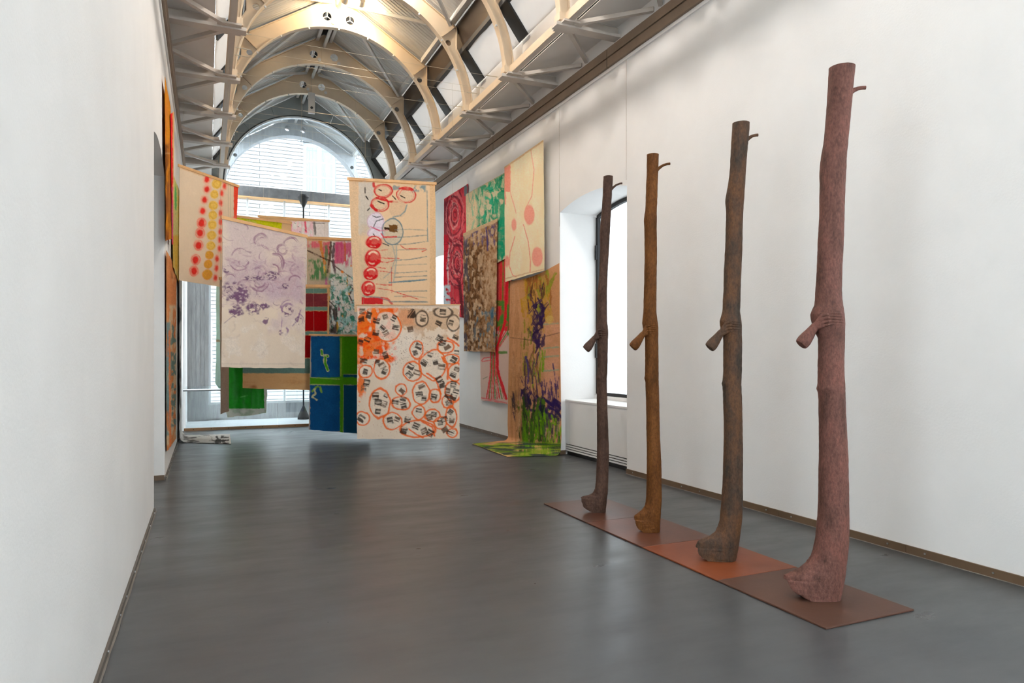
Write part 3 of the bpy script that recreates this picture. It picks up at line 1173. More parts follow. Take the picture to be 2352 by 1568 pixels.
    def dots(s, n, box_, r, col, rng):
        for _ in range(n):
            x, y = rng.uniform(box_[0], box_[2]), rng.uniform(box_[1], box_[3])
            rr = rng.uniform(0.5, 1.4) * r
            i = (np.abs(s.X - x) < 4) & (np.abs(s.Y - y) < 4)
            m = np.zeros(s.X.shape)
            m[i] = sstep(rr + 0.6, rr - 0.4, np.hypot(s.X[i] - x, s.Y[i] - y))
            s.mix(m * 0.8, col)


def grid_mesh(name, G, C, thick=0.004, pxgrid=None):
    """G: (nv, nu, 3) points; C: colours. A closed thin sheet."""
    nv, nu = G.shape[:2]
    du = np.gradient(G, axis=1)
    dv = np.gradient(G, axis=0)
    nrm = -np.cross(du, dv)
    nrm /= np.linalg.norm(nrm, axis=2, keepdims=True) + 1e-9
    A = (G + nrm * thick / 2).reshape(-1, 3)
    # coarser back sheet keeps the mesh light
    iv = np.unique(np.r_[np.arange(0, nv, 3), nv - 1])
    iu = np.unique(np.r_[np.arange(0, nu, 3), nu - 1])
    B = (G - nrm * thick / 2)[np.ix_(iv, iu)]
    CB = C[np.ix_(iv, iu)]
    bv, bu = B.shape[:2]
    idx = np.arange(nv * nu).reshape(nv, nu)
    f1 = np.stack([idx[:-1, :-1], idx[1:, :-1], idx[1:, 1:], idx[:-1, 1:]], -1).reshape(-1, 4)
    off = nv * nu
    jdx = np.arange(bv * bu).reshape(bv, bu) + off
    f2 = np.stack([jdx[:-1, :-1], jdx[:-1, 1:], jdx[1:, 1:], jdx[1:, :-1]], -1).reshape(-1, 4)
    # rim
    rim = []
    for fi, bi_ in ((iv, None),):
        pass
    def side(front, back):
        for k in range(len(back) - 1):
            rim.append((front[k], front[k + 1], back[k + 1], back[k]))
    side([int(idx[i, 0]) for i in iv], [int(q) for q in jdx[:, 0]])
    side([int(idx[i, nu - 1]) for i in iv], [int(q) for q in jdx[:, -1]])
    side([int(idx[0, i]) for i in iu], [int(q) for q in jdx[0, :]])
    side([int(idx[nv - 1, i]) for i in iu], [int(q) for q in jdx[-1, :]])
    V = np.concatenate([A, B.reshape(-1, 3)])
    Fq = np.concatenate([f1, f2, np.array(rim, int)])
    me = bpy.data.meshes.new(name)
    me.vertices.add(len(V))
    me.vertices.foreach_set('co', V.astype(np.float32).ravel())
    me.loops.add(len(Fq) * 4)
    me.loops.foreach_set('vertex_index', Fq.astype(np.int32).ravel())
    me.polygons.add(len(Fq))
    me.polygons.foreach_set('loop_start', np.arange(0, len(Fq) * 4, 4, dtype=np.int32))
    me.polygons.foreach_set('loop_total', np.full(len(Fq), 4, np.int32))
    me.polygons.foreach_set('use_smooth', np.ones(len(Fq), bool))
    me.update(calc_edges=True)
    ca = me.color_attributes.new('paint', 'FLOAT_COLOR', 'POINT')
    cc = np.ones((len(V), 4), np.float32)
    cc[:, :3] = np.clip(np.concatenate([C.reshape(-1, 3), CB.reshape(-1, 3)]) * ALB, 0.003, 0.93)
    ca.data.foreach_set('color', cc.ravel())
    return me


def project(G):
    dep = SN * G[..., 0] + CS * G[..., 1]
    lat = CS * G[..., 0] - SN * G[..., 1]
    return CX + F_PX * lat / dep, HY - F_PX * (G[..., 2] - EYE) / dep


def bilinear(P, nu, nv):
    """P: TL, TR, BR, BL as 3D"""
    P = [np.array(p, float) for p in P]
    u = np.linspace(0, 1, nu)[None, :, None]
    v = np.linspace(0, 1, nv)[:, None, None]
    return (P[0] * (1 - u) + P[1] * u) * (1 - v) + (P[3] * (1 - u) + P[2] * u) * v


def make_cloth(P, painter, base, seed, spacing=1.35, wrinkle=0.012, rag=0.004, res=None, bulge=0.0, hemwave=0.0):
    px = [project(np.array(p, float)) for p in P]
    L = lambda a, b: math.hypot(px[a][0] - px[b][0], px[a][1] - px[b][1])
    nu = int(max(L(0, 1), L(2, 3)) / spacing) + 2
    nv = int(max(L(0, 3), L(1, 2)) / spacing) + 2
    if res:
        nu, nv = max(nu, res[0]), max(nv, res[1])
    G = bilinear(P, nu, nv)
    PX, PY = project(G)
    pt = Paint(PX, PY, base, seed)
    painter(pt)
    # folds and ragged edges
    du = G[:, -1:, :] - G[:, :1, :]
    wid = np.linalg.norm(du, axis=2, keepdims=True)
    e1 = du / wid
    nrm = np.cross(e1, np.array([0, 0, 1.0]))
    u = np.linspace(0, 1, nu)[None, :]
    v = np.linspace(0, 1, nv)[:, None]
    Wd = float(wid.mean())
    Hd = float(np.linalg.norm(G[-1, 0] - G[0, 0]))
    f = (fbm(u * Wd * 4.5 + 0.3 * v, v * Hd * 0.8, seed + 50, 3) - 0.5) * 2 * wrinkle * (0.35 + 0.65 * v)
    f = f + (fbm(u * Wd * 9, v * Hd * 9, seed + 60, 2) - 0.5) * wrinkle * 0.35
    f = f + bulge * np.sin(np.pi * u) * np.sin(np.pi * np.clip(v, 0, 1))
    G = G + nrm * f[..., None]
    eu = (vnoise(v * Hd * 14, v * 0 + 0.5, seed + 70) - 0.5) * 2 * rag + (vnoise(v * Hd * 1.3, v * 0 + 2.5, seed + 71) - 0.5) * 2 * rag * 1.5
    ev = (vnoise(v * Hd * 14, v * 0 + 0.5, seed + 72) - 0.5) * 2 * rag + (vnoise(v * Hd * 1.3, v * 0 + 2.5, seed + 73) - 0.5) * 2 * rag * 1.5
    wl = np.clip(1 - u * 12, 0, 1)
    wr = np.clip(1 - (1 - u) * 12, 0, 1)
    G = G + e1 * ((eu * wl + ev * wr))[..., None]
    bz = (vnoise(u * Wd * 10, u * 0, seed + 74) - 0.5) * 2 * rag + (vnoise(u * Wd * 2, u * 0 + 3.3, seed + 75) - 0.5) * 2 * hemwave
    G[..., 2] += bz * np.clip(1 - (1 - v) * 14, 0, 1)
    return G, pt.C


WIRE_Y = [9.75, 10.3, 10.62, 11.2, 12.5, 12.85, 13.25, 13.65, 14.15, 14.85]


def wire_z(y, x):
    k = WIRE_Y.index(y)
    s = (x - (XC - 1.86)) / 3.72
    return 5.70 + 0.012 * ((k * 7) % 5) - 0.02 * math.sin(math.pi * s)


def hang(label, P, painter, base, seed, batten=True, material=None, group='painted canvases hung across the hall', wires=(0.06, 0.94), name='hanging_canvas', bat_h=0.045, top_z=5.7, **kw):
    G, C = make_cloth(P, painter, base, seed, **kw)
    bl_ = [np.array(P[3]), np.array(P[2])]
    c = 0.5 * (bl_[0] + bl_[1])
    t = thing(name, label, 'canvas', group, loc=tuple(c))
    me = grid_mesh('cloth', G, C)
    put(obj('cloth', me, material or CANVAS), t)
    tl, tr2 = Vector(P[0]), Vector(P[1])
    if batten:
        d = (tr2 - tl).normalized()
        put(obj('batten', MB().bar(tl - d * 0.025 + Vector((0, 0, 0.004)), tr2 + d * 0.02 + Vector((0, 0, 0.004)), 0.022, bat_h), M['batten']), t)
    for w in wires:
        p = tl.lerp(tr2, w)
        wy = min(WIRE_Y, key=lambda q: abs(q - p.y))
        put(obj('wire', MB().tube([p, Vector((p.x, wy, wire_z(wy, p.x) - 0.006))], 0.0013, 4), M['wire']), t)
    return t


def Z3(x, y):   # crop coordinates noted while looking at the photograph
    return 360 + x * 0.2232, 370 + y * 0.2232


def Z5(x, y):
    return 780 + x * 0.2105, 390 + y * 0.2105


def Z6(x, y):
    return 690 + x * 0.2168, 690 + y * 0.2168


def Z7(x, y):
    return 1000 + x * 0.2423, 310 + y * 0.2423


def Z8(x, y):
    return 1000 + x * 0.2742, 640 + y * 0.2742


def quad(pts, deps):
    return [tuple(at(x, y, d)) for (x, y), d in zip(pts, deps)]


# --- red dots and yellow discs
def paint_dots(p):
    p.line([(412, 383), (547, 430)], 8, (222, 178, 130), 0.6)
    for x, y in [(515, 190), (515, 290), (490, 398), (470, 512), (460, 635), (447, 740), (432, 865), (400, 1015), (385, 1130)]:
        X, Y = Z3(x, y)
        big = 11 if y > 600 else 9
        p.ell(X, Y, big + 0.5, big + 1.5, (240, 150, 125), 0.6, 0.12, soft=3.5)
        p.ell(X, Y, big * 0.62, big * 0.78, (226, 38, 32), 0.95, 0.22, soft=2)
        if y > 600:
            p.ell(X, Y, big * 0.9, big * 1.05, (236, 90, 80), 0.7, 0.15, ring=1.4, dry=0.3)
    for x, y, r in [(615, 235, 50), (592, 342, 42), (580, 455, 46), (575, 555, 46), (570, 655, 46), (562, 762, 48), (555, 870, 46), (540, 965, 42), (527, 1060, 44), (520, 1165, 52)]:
        X, Y = Z3(x, y)
        R = r * 0.2232
        col = (236, 196, 92) if y < 900 else (228, 160, 52)
        p.ell(X, Y, R, R * 1.05, col, 0.95, 0.12, soft=1.5)
        p.ell(X, Y, R * 0.7, R * 0.7, (222, 170, 60), 0.6, 0.4, ring=2.0)
    for x, y in [(697, 255), (668, 330), (657, 430), (655, 535), (655, 625), (652, 725), (648, 810), (645, 900), (618, 1005), (613, 1100), (602, 1200)]:
        X, Y = Z3(x, y)
        p.ell(X, Y, 6.0, 10, (242, 150, 130), 0.6, 0.2, soft=3)
        p.ell(X, Y, 3.8, 6.5, (228, 52, 40), 0.9, 0.25, soft=2)
    p.box(537, 428, 548, 560, (236, 62, 34), 0.95, 1.2)
    p.wash(p.region(530, 500, 548, 665), 5, 14, 0.52, (240, 150, 120), 0.7)


TL_, TR_ = at(412, 381, 11.3), at(547, 428, 12.68)
hang('cream canvas with columns of red dots and yellow discs', quad([(412, 381), (547, 428), (537, 664), (411, 643)], [11.3, 12.68, 12.68, 11.3]), paint_dots, (228, 208, 184), 1)


# --- mauve brushwork
def paint_mauve(p):
    rng = np.random.RandomState(21)
    p.wash(p.region(515, 500, 700, 690, 18), 70, 60, 0.42, (198, 180, 186), 0.6, 0.2)
    p.wash(p.region(515, 600, 700, 690, 16), 34, 24, 0.52, (184, 158, 174), 0.55, 0.15)
    p.wash(p.region(610, 640, 690, 760, 14), 30, 40, 0.5, (200, 180, 190), 0.5, 0.15)
    # many curved, dry strokes
    for i in range(230):
        x, y = rng.uniform(512, 702), rng.triangular(508, 630, 725)
        r = rng.uniform(5, 24)
        a0 = rng.uniform(0, 6.28)
        v = rng.rand()
        c = (192, 164, 172) if v < 0.6 else (170, 134, 150) if v < 0.9 else (134, 98, 122)
        p.arc(x, y, r, a0, a0 + rng.uniform(0.9, 2.6), rng.uniform(1.5, 6.5), c, 0.7, rng.uniform(0.46, 0.62), rng.uniform(0.5, 1.1))
    # main dark passages
    for x, y, rx, ry in [(790, 1290, 85, 34), (750, 1370, 60, 44), (850, 1390, 80, 30), (990, 1510, 62, 52), (815, 1540, 60, 40), (1110, 1490, 38, 18), (715, 1120, 26, 26), (1325, 1290, 30, 22), (1000, 1205, 110, 20), (1180, 1180, 70, 36)]:
        X, Y = Z3(x, y)
        m_ = p.blob(X, Y, rx * 0.27, ry * 0.29)
        p.wash(m_, 9, 5, 0.44, (110, 80, 110), 0.92, 0.05)
        p.wash(m_, 3, 2.5, 0.56, (206, 188, 182), 0.8, 0.05)
    for x, y, r, a0, a1, w in [(850, 1010, 110, 0.3, 3.0, 5), (870, 1010, 80, 0.2, 2.6, 4), (860, 990, 95, 3.3, 5.6, 7), (1050, 1220, 110, 0.2, 2.9, 9), (1060, 1160, 75, 3.0, 6.0, 8), (1060, 1240, 60, 0, 3.1, 6), (900, 1290, 70, 3.2, 6.0, 8), (1070, 820, 70, 2.5, 6.2, 9), (1080, 830, 45, 2.2, 5.6, 6), (1290, 910, 50, 0, 6.2, 9), (1210, 1050, 90, 4.4, 7.4, 12), (1200, 1120, 60, 4.5, 7.6, 10), (1420, 1240, 60, 3.2, 6.2, 7), (1090, 1350, 60, 2.0, 6.0, 7), (1380, 870, 80, 3.4, 6.0, 10), (760, 1220, 60, 3.4, 6.2, 9)]:
        X, Y = Z3(x, y)
        p.arc(X, Y, r * 0.2232, a0, a1, w * 0.6, (150, 112, 132), 0.85, 0.46)
    for x, y, r in [(1030, 240, 30), (1180, 340, 22), (1240, 140, 44), (1340, 230, 36), (900, 120, 45), (750, 140, 50), (800, 0, 70), (1010, 95, 30)]:
        X, Y = 360 + x * 0.2424, 680 + y * 0.2424
        m_ = p.blob(X, Y, r * 0.25, r * 0.28)
        p.wash(m_, 6, 4, 0.48, (116, 82, 114), 0.9, 0.05)
    for x, y, r, a0, a1 in [(1240, 130, 55, 2.6, 6.0), (1330, 230, 60, 4.8, 7.4), (1190, 330, 50, 5.4, 7.6), (1250, 110, 75, 3.0, 5.2)]:
        X, Y = 360 + x * 0.2424, 680 + y * 0.2424
        p.arc(X, Y, r * 0.2424, a0, a1, 4, (140, 104, 142), 0.85, 0.4)
    p.line([(515, 742), (540, 722), (556, 712)], 1.6, (120, 84, 122), 0.8)
    p.line([(690, 712), (684, 735), (672, 748)], 3.5, (130, 90, 132), 0.8, dry=0.3)
    p.line([(646, 702), (648, 735), (645, 764)], 2.5, (150, 112, 150), 0.7, dry=0.35)
    dn = p.region(512, 745, 700, 845, 12)
    p.wash(dn, 30, 26, 0.55, (228, 216, 204), 0.7)
    for i in range(26):
        x, y = rng.uniform(515, 698), rng.uniform(735, 835)
        a0 = rng.uniform(0, 6.28)
        p.arc(x, y, rng.uniform(8, 26), a0, a0 + 2, rng.uniform(3, 8), [(206, 188, 174), (232, 222, 212)][i % 2], 0.5, 0.5)
    p.line([(511, 835), (700, 835)], 3, (196, 180, 168), 0.4)


hang('pale canvas with mauve brushwork, largest of the hanging canvases on the left', quad([(511, 500), (703, 543), (700, 845), (509, 843)], [9.4, 10.86, 10.86, 9.4]), paint_mauve, (224, 208, 190), 2, hemwave=0.006)


# --- red circles with grey strokes
def paint_circles(p):
    cream = (228, 196, 158)
    a = Z5(210, 130)
    p.box(*Z5(205, 130), *Z5(375, 700), (196, 194, 188), 0.75, 4, 6)
    p.wash(p.region(*Z5(215, 600), *Z5(620, 1440), 6), 20, 40, 0.45, (206, 182, 152), 0.8, 0.2)
    p.box(*Z5(365, 118), *Z5(540, 132), (196, 30, 36), 1, 1)
    for x, y, rx, ry in [(475, 230, 105, 75), (725, 275, 105, 88), (440, 375, 100, 80)]:
        X, Y = Z5(x, y)
        p.ell(X, Y, rx * 0.21, ry * 0.21, (216, 190, 160), 0.9, 0.1)
        p.ell(X, Y, rx * 0.20, ry * 0.20, (204, 44, 44), 0.95, 0.12, ring=2.4, dry=0.3)
        p.ell(X, Y, rx * 0.165, ry * 0.165, (214, 80, 74), 0.8, 0.2, ring=1.5, dry=0.35)
    p.box(*Z5(585, 175), *Z5(650, 215), (110, 134, 142), 0.8, 3)
    p.wash(p.region(*Z5(790, 170), *Z5(940, 240), 3), 6, 10, 0.45, (112, 138, 146), 0.9)
    p.line([Z5(950, 160), Z5(1000, 165)], 4, (112, 138, 148), 0.9)
    p.line([Z5(655, 205), Z5(790, 215)], 6, (202, 34, 38), 0.9, dry=0.35)
    p.line([Z5(370, 150), Z5(375, 180)], 6, (200, 34, 38), 0.9)
    p.line([Z5(400, 305), Z5(540, 345), Z5(630, 350)], 4.5, (204, 38, 40), 0.95, dry=0.25)
    p.line([Z5(345, 390), Z5(400, 440)], 7, (200, 34, 38), 0.95, dry=0.3)
    for (x, y), (x2, y2) in [((278, 195), (278, 250)), ((288, 288), (312, 325)), ((328, 418), (305, 445)), ((428, 215), (455, 228)), ((665, 280), (710, 305)), ((415, 342), (485, 370)), ((580, 285), (612, 322))]:
        p.line([Z5(x, y), Z5(x2, y2)], 2.6, (44, 36, 34), 1)
    # white rounds, the bluish light spot on them painted into the colour
    for x, y, rx, ry in [(395, 565, 95, 100), (400, 690, 95, 70)]:
        X, Y = Z5(x, y)
        p.ell(X, Y, rx * 0.21, ry * 0.21, (222, 214, 226), 0.95, 0.08, soft=3)
        p.ell(X, Y, rx * 0.20, ry * 0.20, (196, 140, 176), 0.6, 0.15, ring=1.6)
    p.line([Z5(360, 500), Z5(400, 518), Z5(448, 510)], 1.8, (46, 50, 54), 1)
    X, Y = Z5(580, 675)
    p.ell(X, Y, 22, 29, (196, 186, 166), 0.7, 0.1)
    p.ell(X, Y, 24, 30.5, (92, 122, 134), 0.9, 0.08, ring=2.2)
    p.line([Z5(475, 535), Z5(400, 560), Z5(372, 620)], 2, (46, 56, 62), 1)
    p.line([Z5(370, 700), Z5(420, 780), Z5(540, 828)], 2, (46, 56, 62), 1)
    p.box(*Z5(540, 600), *Z5(635, 680), (112, 76, 38), 1, 3)
    p.box(*Z5(490, 630), *Z5(545, 655), (60, 40, 26), 1, 2)
    p.line([Z5(340, 620), Z5(440, 665), Z5(520, 660)], 3, (206, 70, 110), 0.9, dry=0.3)
    p.line([Z5(455, 700), Z5(480, 735), Z5(620, 728)], 3.6, (206, 36, 44), 0.95, dry=0.25)
    X, Y = Z5(640, 420)
    p.ell(X, Y, 20, 21, (212, 182, 150), 0.7, 0.15)
    p.line([Z5(735, 380), Z5(715, 450), Z5(660, 500), Z5(580, 515)], 2.6, (120, 142, 148), 0.9)
    # big red rounds down the left
    for x, y, r, q in [(375, 790, 88, 70), (362, 960, 88, 95), (340, 1130, 80, 72), (315, 1290, 76, 80)]:
        X, Y = Z5(x, y)
        p.ell(X, Y, r * 0.225, q * 0.22, (222, 150, 128), 0.7, 0.1, soft=2.5)
        p.ell(X, Y, r * 0.205, q * 0.2, (208, 78, 70), 0.9, 0.1)
        p.arc(X, Y, r * 0.17, 0.2, 3.6, r * 0.1, (200, 24, 30), 0.97, 0.2, q / r)
        p.arc(X, Y, r * 0.185, 3.0, 6.4, r * 0.05, (206, 40, 42), 0.95, 0.25, q / r)
        p.arc(X - 1, Y + 1, r * 0.08, 0.5, 5.0, r * 0.07, (202, 30, 36), 0.95, 0.3, q / r)
        p.arc(X + 1, Y - 1, r * 0.125, 3.6, 6.1, r * 0.05, (234, 206, 180), 0.95, 0.3, q / r)
        p.arc(X - 1, Y + 2, r * 0.12, 1.0, 2.6, r * 0.035, (230, 190, 166), 0.9, 0.35, q / r)
    p.box(*Z5(243, 1390), *Z5(470, 1465), (198, 28, 38), 0.97, 2)
    p.line([Z5(430, 1400), Z5(520, 1405), Z5(570, 1460)], 5, (200, 40, 44), 0.8, dry=0.35)
    # red splashes
    for pts in [[(410, 1000), (520, 1010), (590, 990)], [(400, 1060), (500, 1075)], [(430, 880), (520, 870)], [(400, 1100), (520, 1112), (610, 1130)], [(400, 1245), (480, 1255), (570, 1255)], [(420, 960), (560, 965), (650, 966)], [(565, 1060), (568, 1340)], [(690, 1385), (750, 1380)], [(900, 890), (950, 870)], [(400, 1290), (540, 1310), (860, 1410)], [(660, 820), (720, 862), (940, 858)]]:
        p.line([Z5(*q) for q in pts], 1.8, (204, 52, 50), 0.9, 1.2, dry=0.3)
    # grey horizontal strokes to the right
    for y0, y1, c in [(655, 660, 0.6), (735, 712, 0.8), (815, 780, 0.8), (875, 870, 0.5), (985, 945, 0.8), (1040, 1028, 0.4), (1125, 1105, 0.7), (1170, 1155, 0.8), (1225, 1195, 0.9), (1330, 1320, 0.7), (1380, 1395, 0.5), (1440, 1440, 0.8)]:
        p.line([Z5(600, y0), Z5(760, y0 - 6), Z5(950, y1)], 2.0, (104, 118, 120), c, 1.0, dry=0.25)
    p.line([Z5(540, 1230), Z5(700, 1215), Z5(930, 1200)], 3, (80, 122, 140), 0.9, dry=0.25)
    p.line([Z5(955, 230), Z5(958, 600), Z5(962, 780)], 2.2, (98, 128, 138), 0.8, dry=0.25)
    p.line([Z5(250, 1380), Z5(420, 1390), Z5(560, 1440), Z5(960, 1440)], 3, (108, 130, 138), 0.7, dry=0.3)
    p.line([Z5(620, 830), Z5(620, 1000), Z5(590, 1210)], 3, (140, 158, 158), 0.6)
    p.line([Z5(580, 830), Z5(610, 960), Z5(560, 1110), Z5(480, 1180)], 2.6, (140, 152, 148), 0.6)
    # plain borders and top hem
    p.box(*Z5(100, 100), *Z5(205, 1560), (222, 192, 156), 1, 1)
    p.box(*Z5(985, 150), *Z5(1060, 1500), (220, 184, 142), 1, 1)
    p.line([(800, 411), (1000, 423)], 8, (226, 168, 106), 0.8)


hang('tall cream canvas with a column of red circles and grey strokes', quad([(801, 411), (1000, 422), (1001, 712), (814, 716)], [11.25, 11.55, 11.55, 11.25]), paint_circles, (226, 196, 160), 3)


# --- orange outlines with black marks
def paint_orange(p):
    rng = np.random.RandomState(5)
    O = (240, 110, 40)
    p.box(*Z6(1040, 85), *Z6(1690, 300), (206, 172, 138), 0.9, 14, 1.5)
    p.wash(p.region(*Z6(1200, 250), *Z6(1690, 420), 6), 14, 18, 0.52, (198, 158, 120), 0.7)
    p.wash(p.region(*Z6(1030, 90), *Z6(1200, 260), 6), 16, 20, 0.45, (222, 150, 104), 0.7)
    p.wash(p.region(*Z6(900, 330), *Z6(1250, 900), 15), 30, 60, 0.4, (232, 220, 206), 0.8, 0.2)
    for x, y, rx, ry in [(740, 200, 120, 110), (830, 110, 110, 40), (720, 330, 110, 100), (800, 480, 150, 70), (700, 560, 90, 80), (640, 480, 60, 200), (960, 380, 60, 40), (930, 620, 60, 40), (680, 250, 70, 90), (980, 110, 60, 30), (640, 900, 40, 120)]:
        X, Y = Z6(x, y)
        p.ell(X, Y, rx * 0.2168, ry * 0.2168, (242, 118, 40), 0.92, 0.55, soft=2)
    p.wash(p.region(*Z6(620, 80), *Z6(1000, 640), 8), 14, 10, 0.6, (250, 84, 16), 0.9)
    p.wash(p.region(*Z6(620, 80), *Z6(1000, 640), 8), 10, 14, 0.64, (226, 206, 184), 0.9)
    loops = [(920, 270, 145, 160), (1232, 520, 70, 95), (1185, 750, 100, 105), (1410, 680, 140, 150), (860, 720, 85, 105), (1068, 945, 60, 65), (1068, 1085, 100, 70), (1280, 980, 85, 120), (1428, 1010, 55, 70), (840, 1090, 110, 155), (975, 1275, 100, 85), (1255, 1185, 65, 75), (1400, 1215, 80, 65), (1485, 1295, 65, 65), (1240, 1360, 185, 90), (1600, 1230, 60, 110), (1620, 960, 85, 110), (1560, 1070, 60, 70), (1540, 490, 90, 65), (1600, 620, 85, 50), (1640, 760, 75, 95), (660, 1250, 70, 70), (690, 750, 70, 65), (1610, 1400, 55, 45)]
    for x, y, rx, ry in loops:
        X, Y = Z6(x, y)
        p.ell(X, Y, rx * 0.2, ry * 0.2, (230, 214, 196), 0.75, 0.15)
    for x, y, rx, ry in loops:
        X, Y = Z6(x, y)
        p.ell(X, Y, rx * 0.2168, ry * 0.2168, O, 0.92, 0.16, ring=3.2, dry=0.12)
    for pts in [[(1340, 770), (1430, 830), (1470, 930), (1490, 990)], [(1500, 600), (1560, 680), (1560, 830)], [(1290, 1280), (1400, 1340), (1420, 1430)], [(1560, 400), (1620, 430), (1680, 480)], [(1150, 1360), (1230, 1420), (1300, 1450)]]:
        p.line([Z6(*q) for q in pts], 4, (240, 104, 36), 0.9, 0.6)
    # dark rings at the top
    for x, y, rx, ry in [(1290, 190, 65, 80), (1510, 120, 95, 55), (1620, 240, 70, 85)]:
        X, Y = Z6(x, y)
        p.ell(X, Y, rx * 0.2, ry * 0.2, (222, 196, 168), 0.8, 0.15)
        p.ell(X, Y, rx * 0.2168, ry * 0.2168, (86, 70, 60), 0.9, 0.12, ring=3, dry=0.2)
    X, Y = Z6(1185, 140)
    p.ell(X, Y, 9, 11, (52, 40, 34), 0.95, 0.5, dry=0.3)
    # square black brush marks
    marks = [(655, 110, .1), (725, 155, .3), (645, 200, -.2), (805, 215, .2), (900, 170, -.4), (990, 185, .5), (870, 290, .7), (1010, 285, .2), (905, 345, -.5), (800, 340, .1), (710, 410, .4), (635, 440, .3), (805, 540, .1), (900, 580, -.3), (670, 640, .1), (815, 650, .2), (865, 690, -.5), (890, 750, .4), (690, 755, .3), (700, 870, .2), (670, 930, .1), (1255, 480, .4), (1215, 550, -.3), (1170, 700, .5), (1235, 765, .3), (1155, 785, .8), (1375, 575, .3), (1430, 655, -.2), (1495, 700, .1), (1310, 660, .6), (1475, 400, .5), (1505, 445, .2), (1555, 495, -.6), (1645, 390, .4), (1625, 625, .5), (1655, 545, .1), (1660, 725, .3), (1620, 785, .4), (1470, 830, -.5), (1500, 890, -.3), (1285, 910, -.4), (1260, 990, -.2), (1310, 1035, .1), (1415, 1020, .2), (1075, 960, .7), (1005, 1075, .1), (1085, 1055, .3), (1095, 1115, -.2), (795, 995, 0), (795, 1030, 0), (825, 1075, .1), (905, 1010, .5), (885, 1095, .3), (820, 1175, .1), (645, 1250, .6), (950, 1270, -.2), (1025, 1255, .4), (1135, 1265, .2), (1095, 1375, .3), (1225, 1330, .4), (1310, 1380, -.4), (1375, 1405, .5), (1255, 1165, .1), (1415, 1205, .1), (1365, 1235, -.3), (1480, 1290, -.2), (1525, 1255, -.4), (1590, 1180, .6), (1605, 1265, .1), (1550, 1020, .5), (1575, 1085, -.3), (1620, 890, .1), (1560, 960, .2), (1650, 960, .3), (1620, 1020, .4), (1590, 1395, .3), (1530, 1370, -.5), (1465, 240, .5), (1595, 235, .3), (1300, 190, .15), (1165, 305, -.2), (1510, 120, .1)]
    for i, (x, y, r) in enumerate(marks):
        X, Y = Z6(x, y)
        w = rng.uniform(5.5, 8.5)
        h = rng.uniform(5, 8)
        c = (56, 44, 38) if i % 4 else (104, 78, 60)
        p.box(X - w, Y - h, X + w, Y + h, c, 0.92, 1.0, 0.7, r, dry=0.40)
    p.dots(420, (*Z6(700, 380), *Z6(1690, 700)), 0.55, (120, 80, 60), rng)
    p.dots(120, (*Z6(620, 1100), *Z6(1690, 1450)), 0.5, (190, 100, 60), rng)
    p.box(818, 699, 1060, 707, (226, 206, 184), 0.75, 1)


hang('cream canvas of orange loops and black brush marks, lowest in front', quad([(821, 701), (1055, 700), (1056, 1007), (820, 1008)], [10.8, 10.8, 10.8, 10.8]), paint_orange, (230, 212, 192), 4, wrinkle=0.014, hemwave=0.006, bat_h=0.016)
t_ = bpy.data.objects['hanging_canvas.003']
put(obj('loose_thread', MB().tube([at(1029, 1006, 10.79), at(1029.5, 1020, 10.79), at(1030, 1034, 10.8)], 0.0015, 5), M['wire']), t_)


# --- blue and green fields
def paint_blue(p):
    blue, blue2, green = (24, 86, 138), (16, 74, 108), (74, 146, 22)
    p.box(*Z6(112, 378), *Z6(420, 830), blue, 1, 1.2)
    p.box(*Z6(450, 780), *Z6(760, 850), blue2, 1, 1)
    p.box(*Z6(430, 378), *Z6(760, 780), (66, 140, 14), 1, 1)
    p.box(*Z6(104, 895), *Z6(420, 1385), (22, 82, 136), 1, 1.5)
    p.box(*Z6(455, 895), *Z6(760, 1405), blue2, 1, 1.2)
    p.wash(p.region(*Z6(104, 378), *Z6(420, 1385), 3), 20, 20, 0.55, (16, 72, 126), 0.7, 0.2)
    p.box(*Z6(100, 812), *Z6(760, 892), green, 1, 1.3)
    p.line([Z6(110, 815), Z6(415, 832)], 1.6, (168, 184, 112), 0.8)
    p.line([Z6(110, 886), Z6(415, 896)], 1.6, (178, 190, 120), 0.8)
    p.box(*Z6(418, 378), *Z6(455, 1400), (76, 150, 24), 1, 0.8)
    p.line([Z6(432, 400), Z6(428, 800)], 2.5, (158, 176, 70), 0.8)
    p.line([Z6(452, 780), Z6(620, 784)], 1.2, (166, 180, 110), 0.8)
    p.line([Z6(456, 890), Z6(450, 1390)], 1.2, (150, 180, 100), 0.8)
    for pts, w in [([(225, 530), (232, 570)], 7), ([(258, 590), (290, 588)], 7), ([(265, 600), (262, 660), (290, 735)], 8)]:
        p.line([Z6(*q) for q in pts], w, (206, 206, 160), 1, 0.5)
        p.line([Z6(*q) for q in pts], w - 3, (70, 156, 30), 1, 0.4)
    p.line([Z6(130, 960), Z6(180, 905), Z6(210, 920), Z6(225, 965)], 4.5, (120, 170, 60), 0.95, 1.2, dry=0.3)
    p.line([Z6(150, 940), Z6(160, 985), Z6(130, 1020), Z6(175, 1050)], 4, (196, 196, 150), 0.95, 1.2)


hang('canvas of deep blue fields divided by a green cross', quad([(713, 769), (850, 771), (849, 998), (710, 986)], [12.7, 12.35, 12.35, 12.7]), paint_blue, (178, 166, 150), 6, bat_h=0.03)


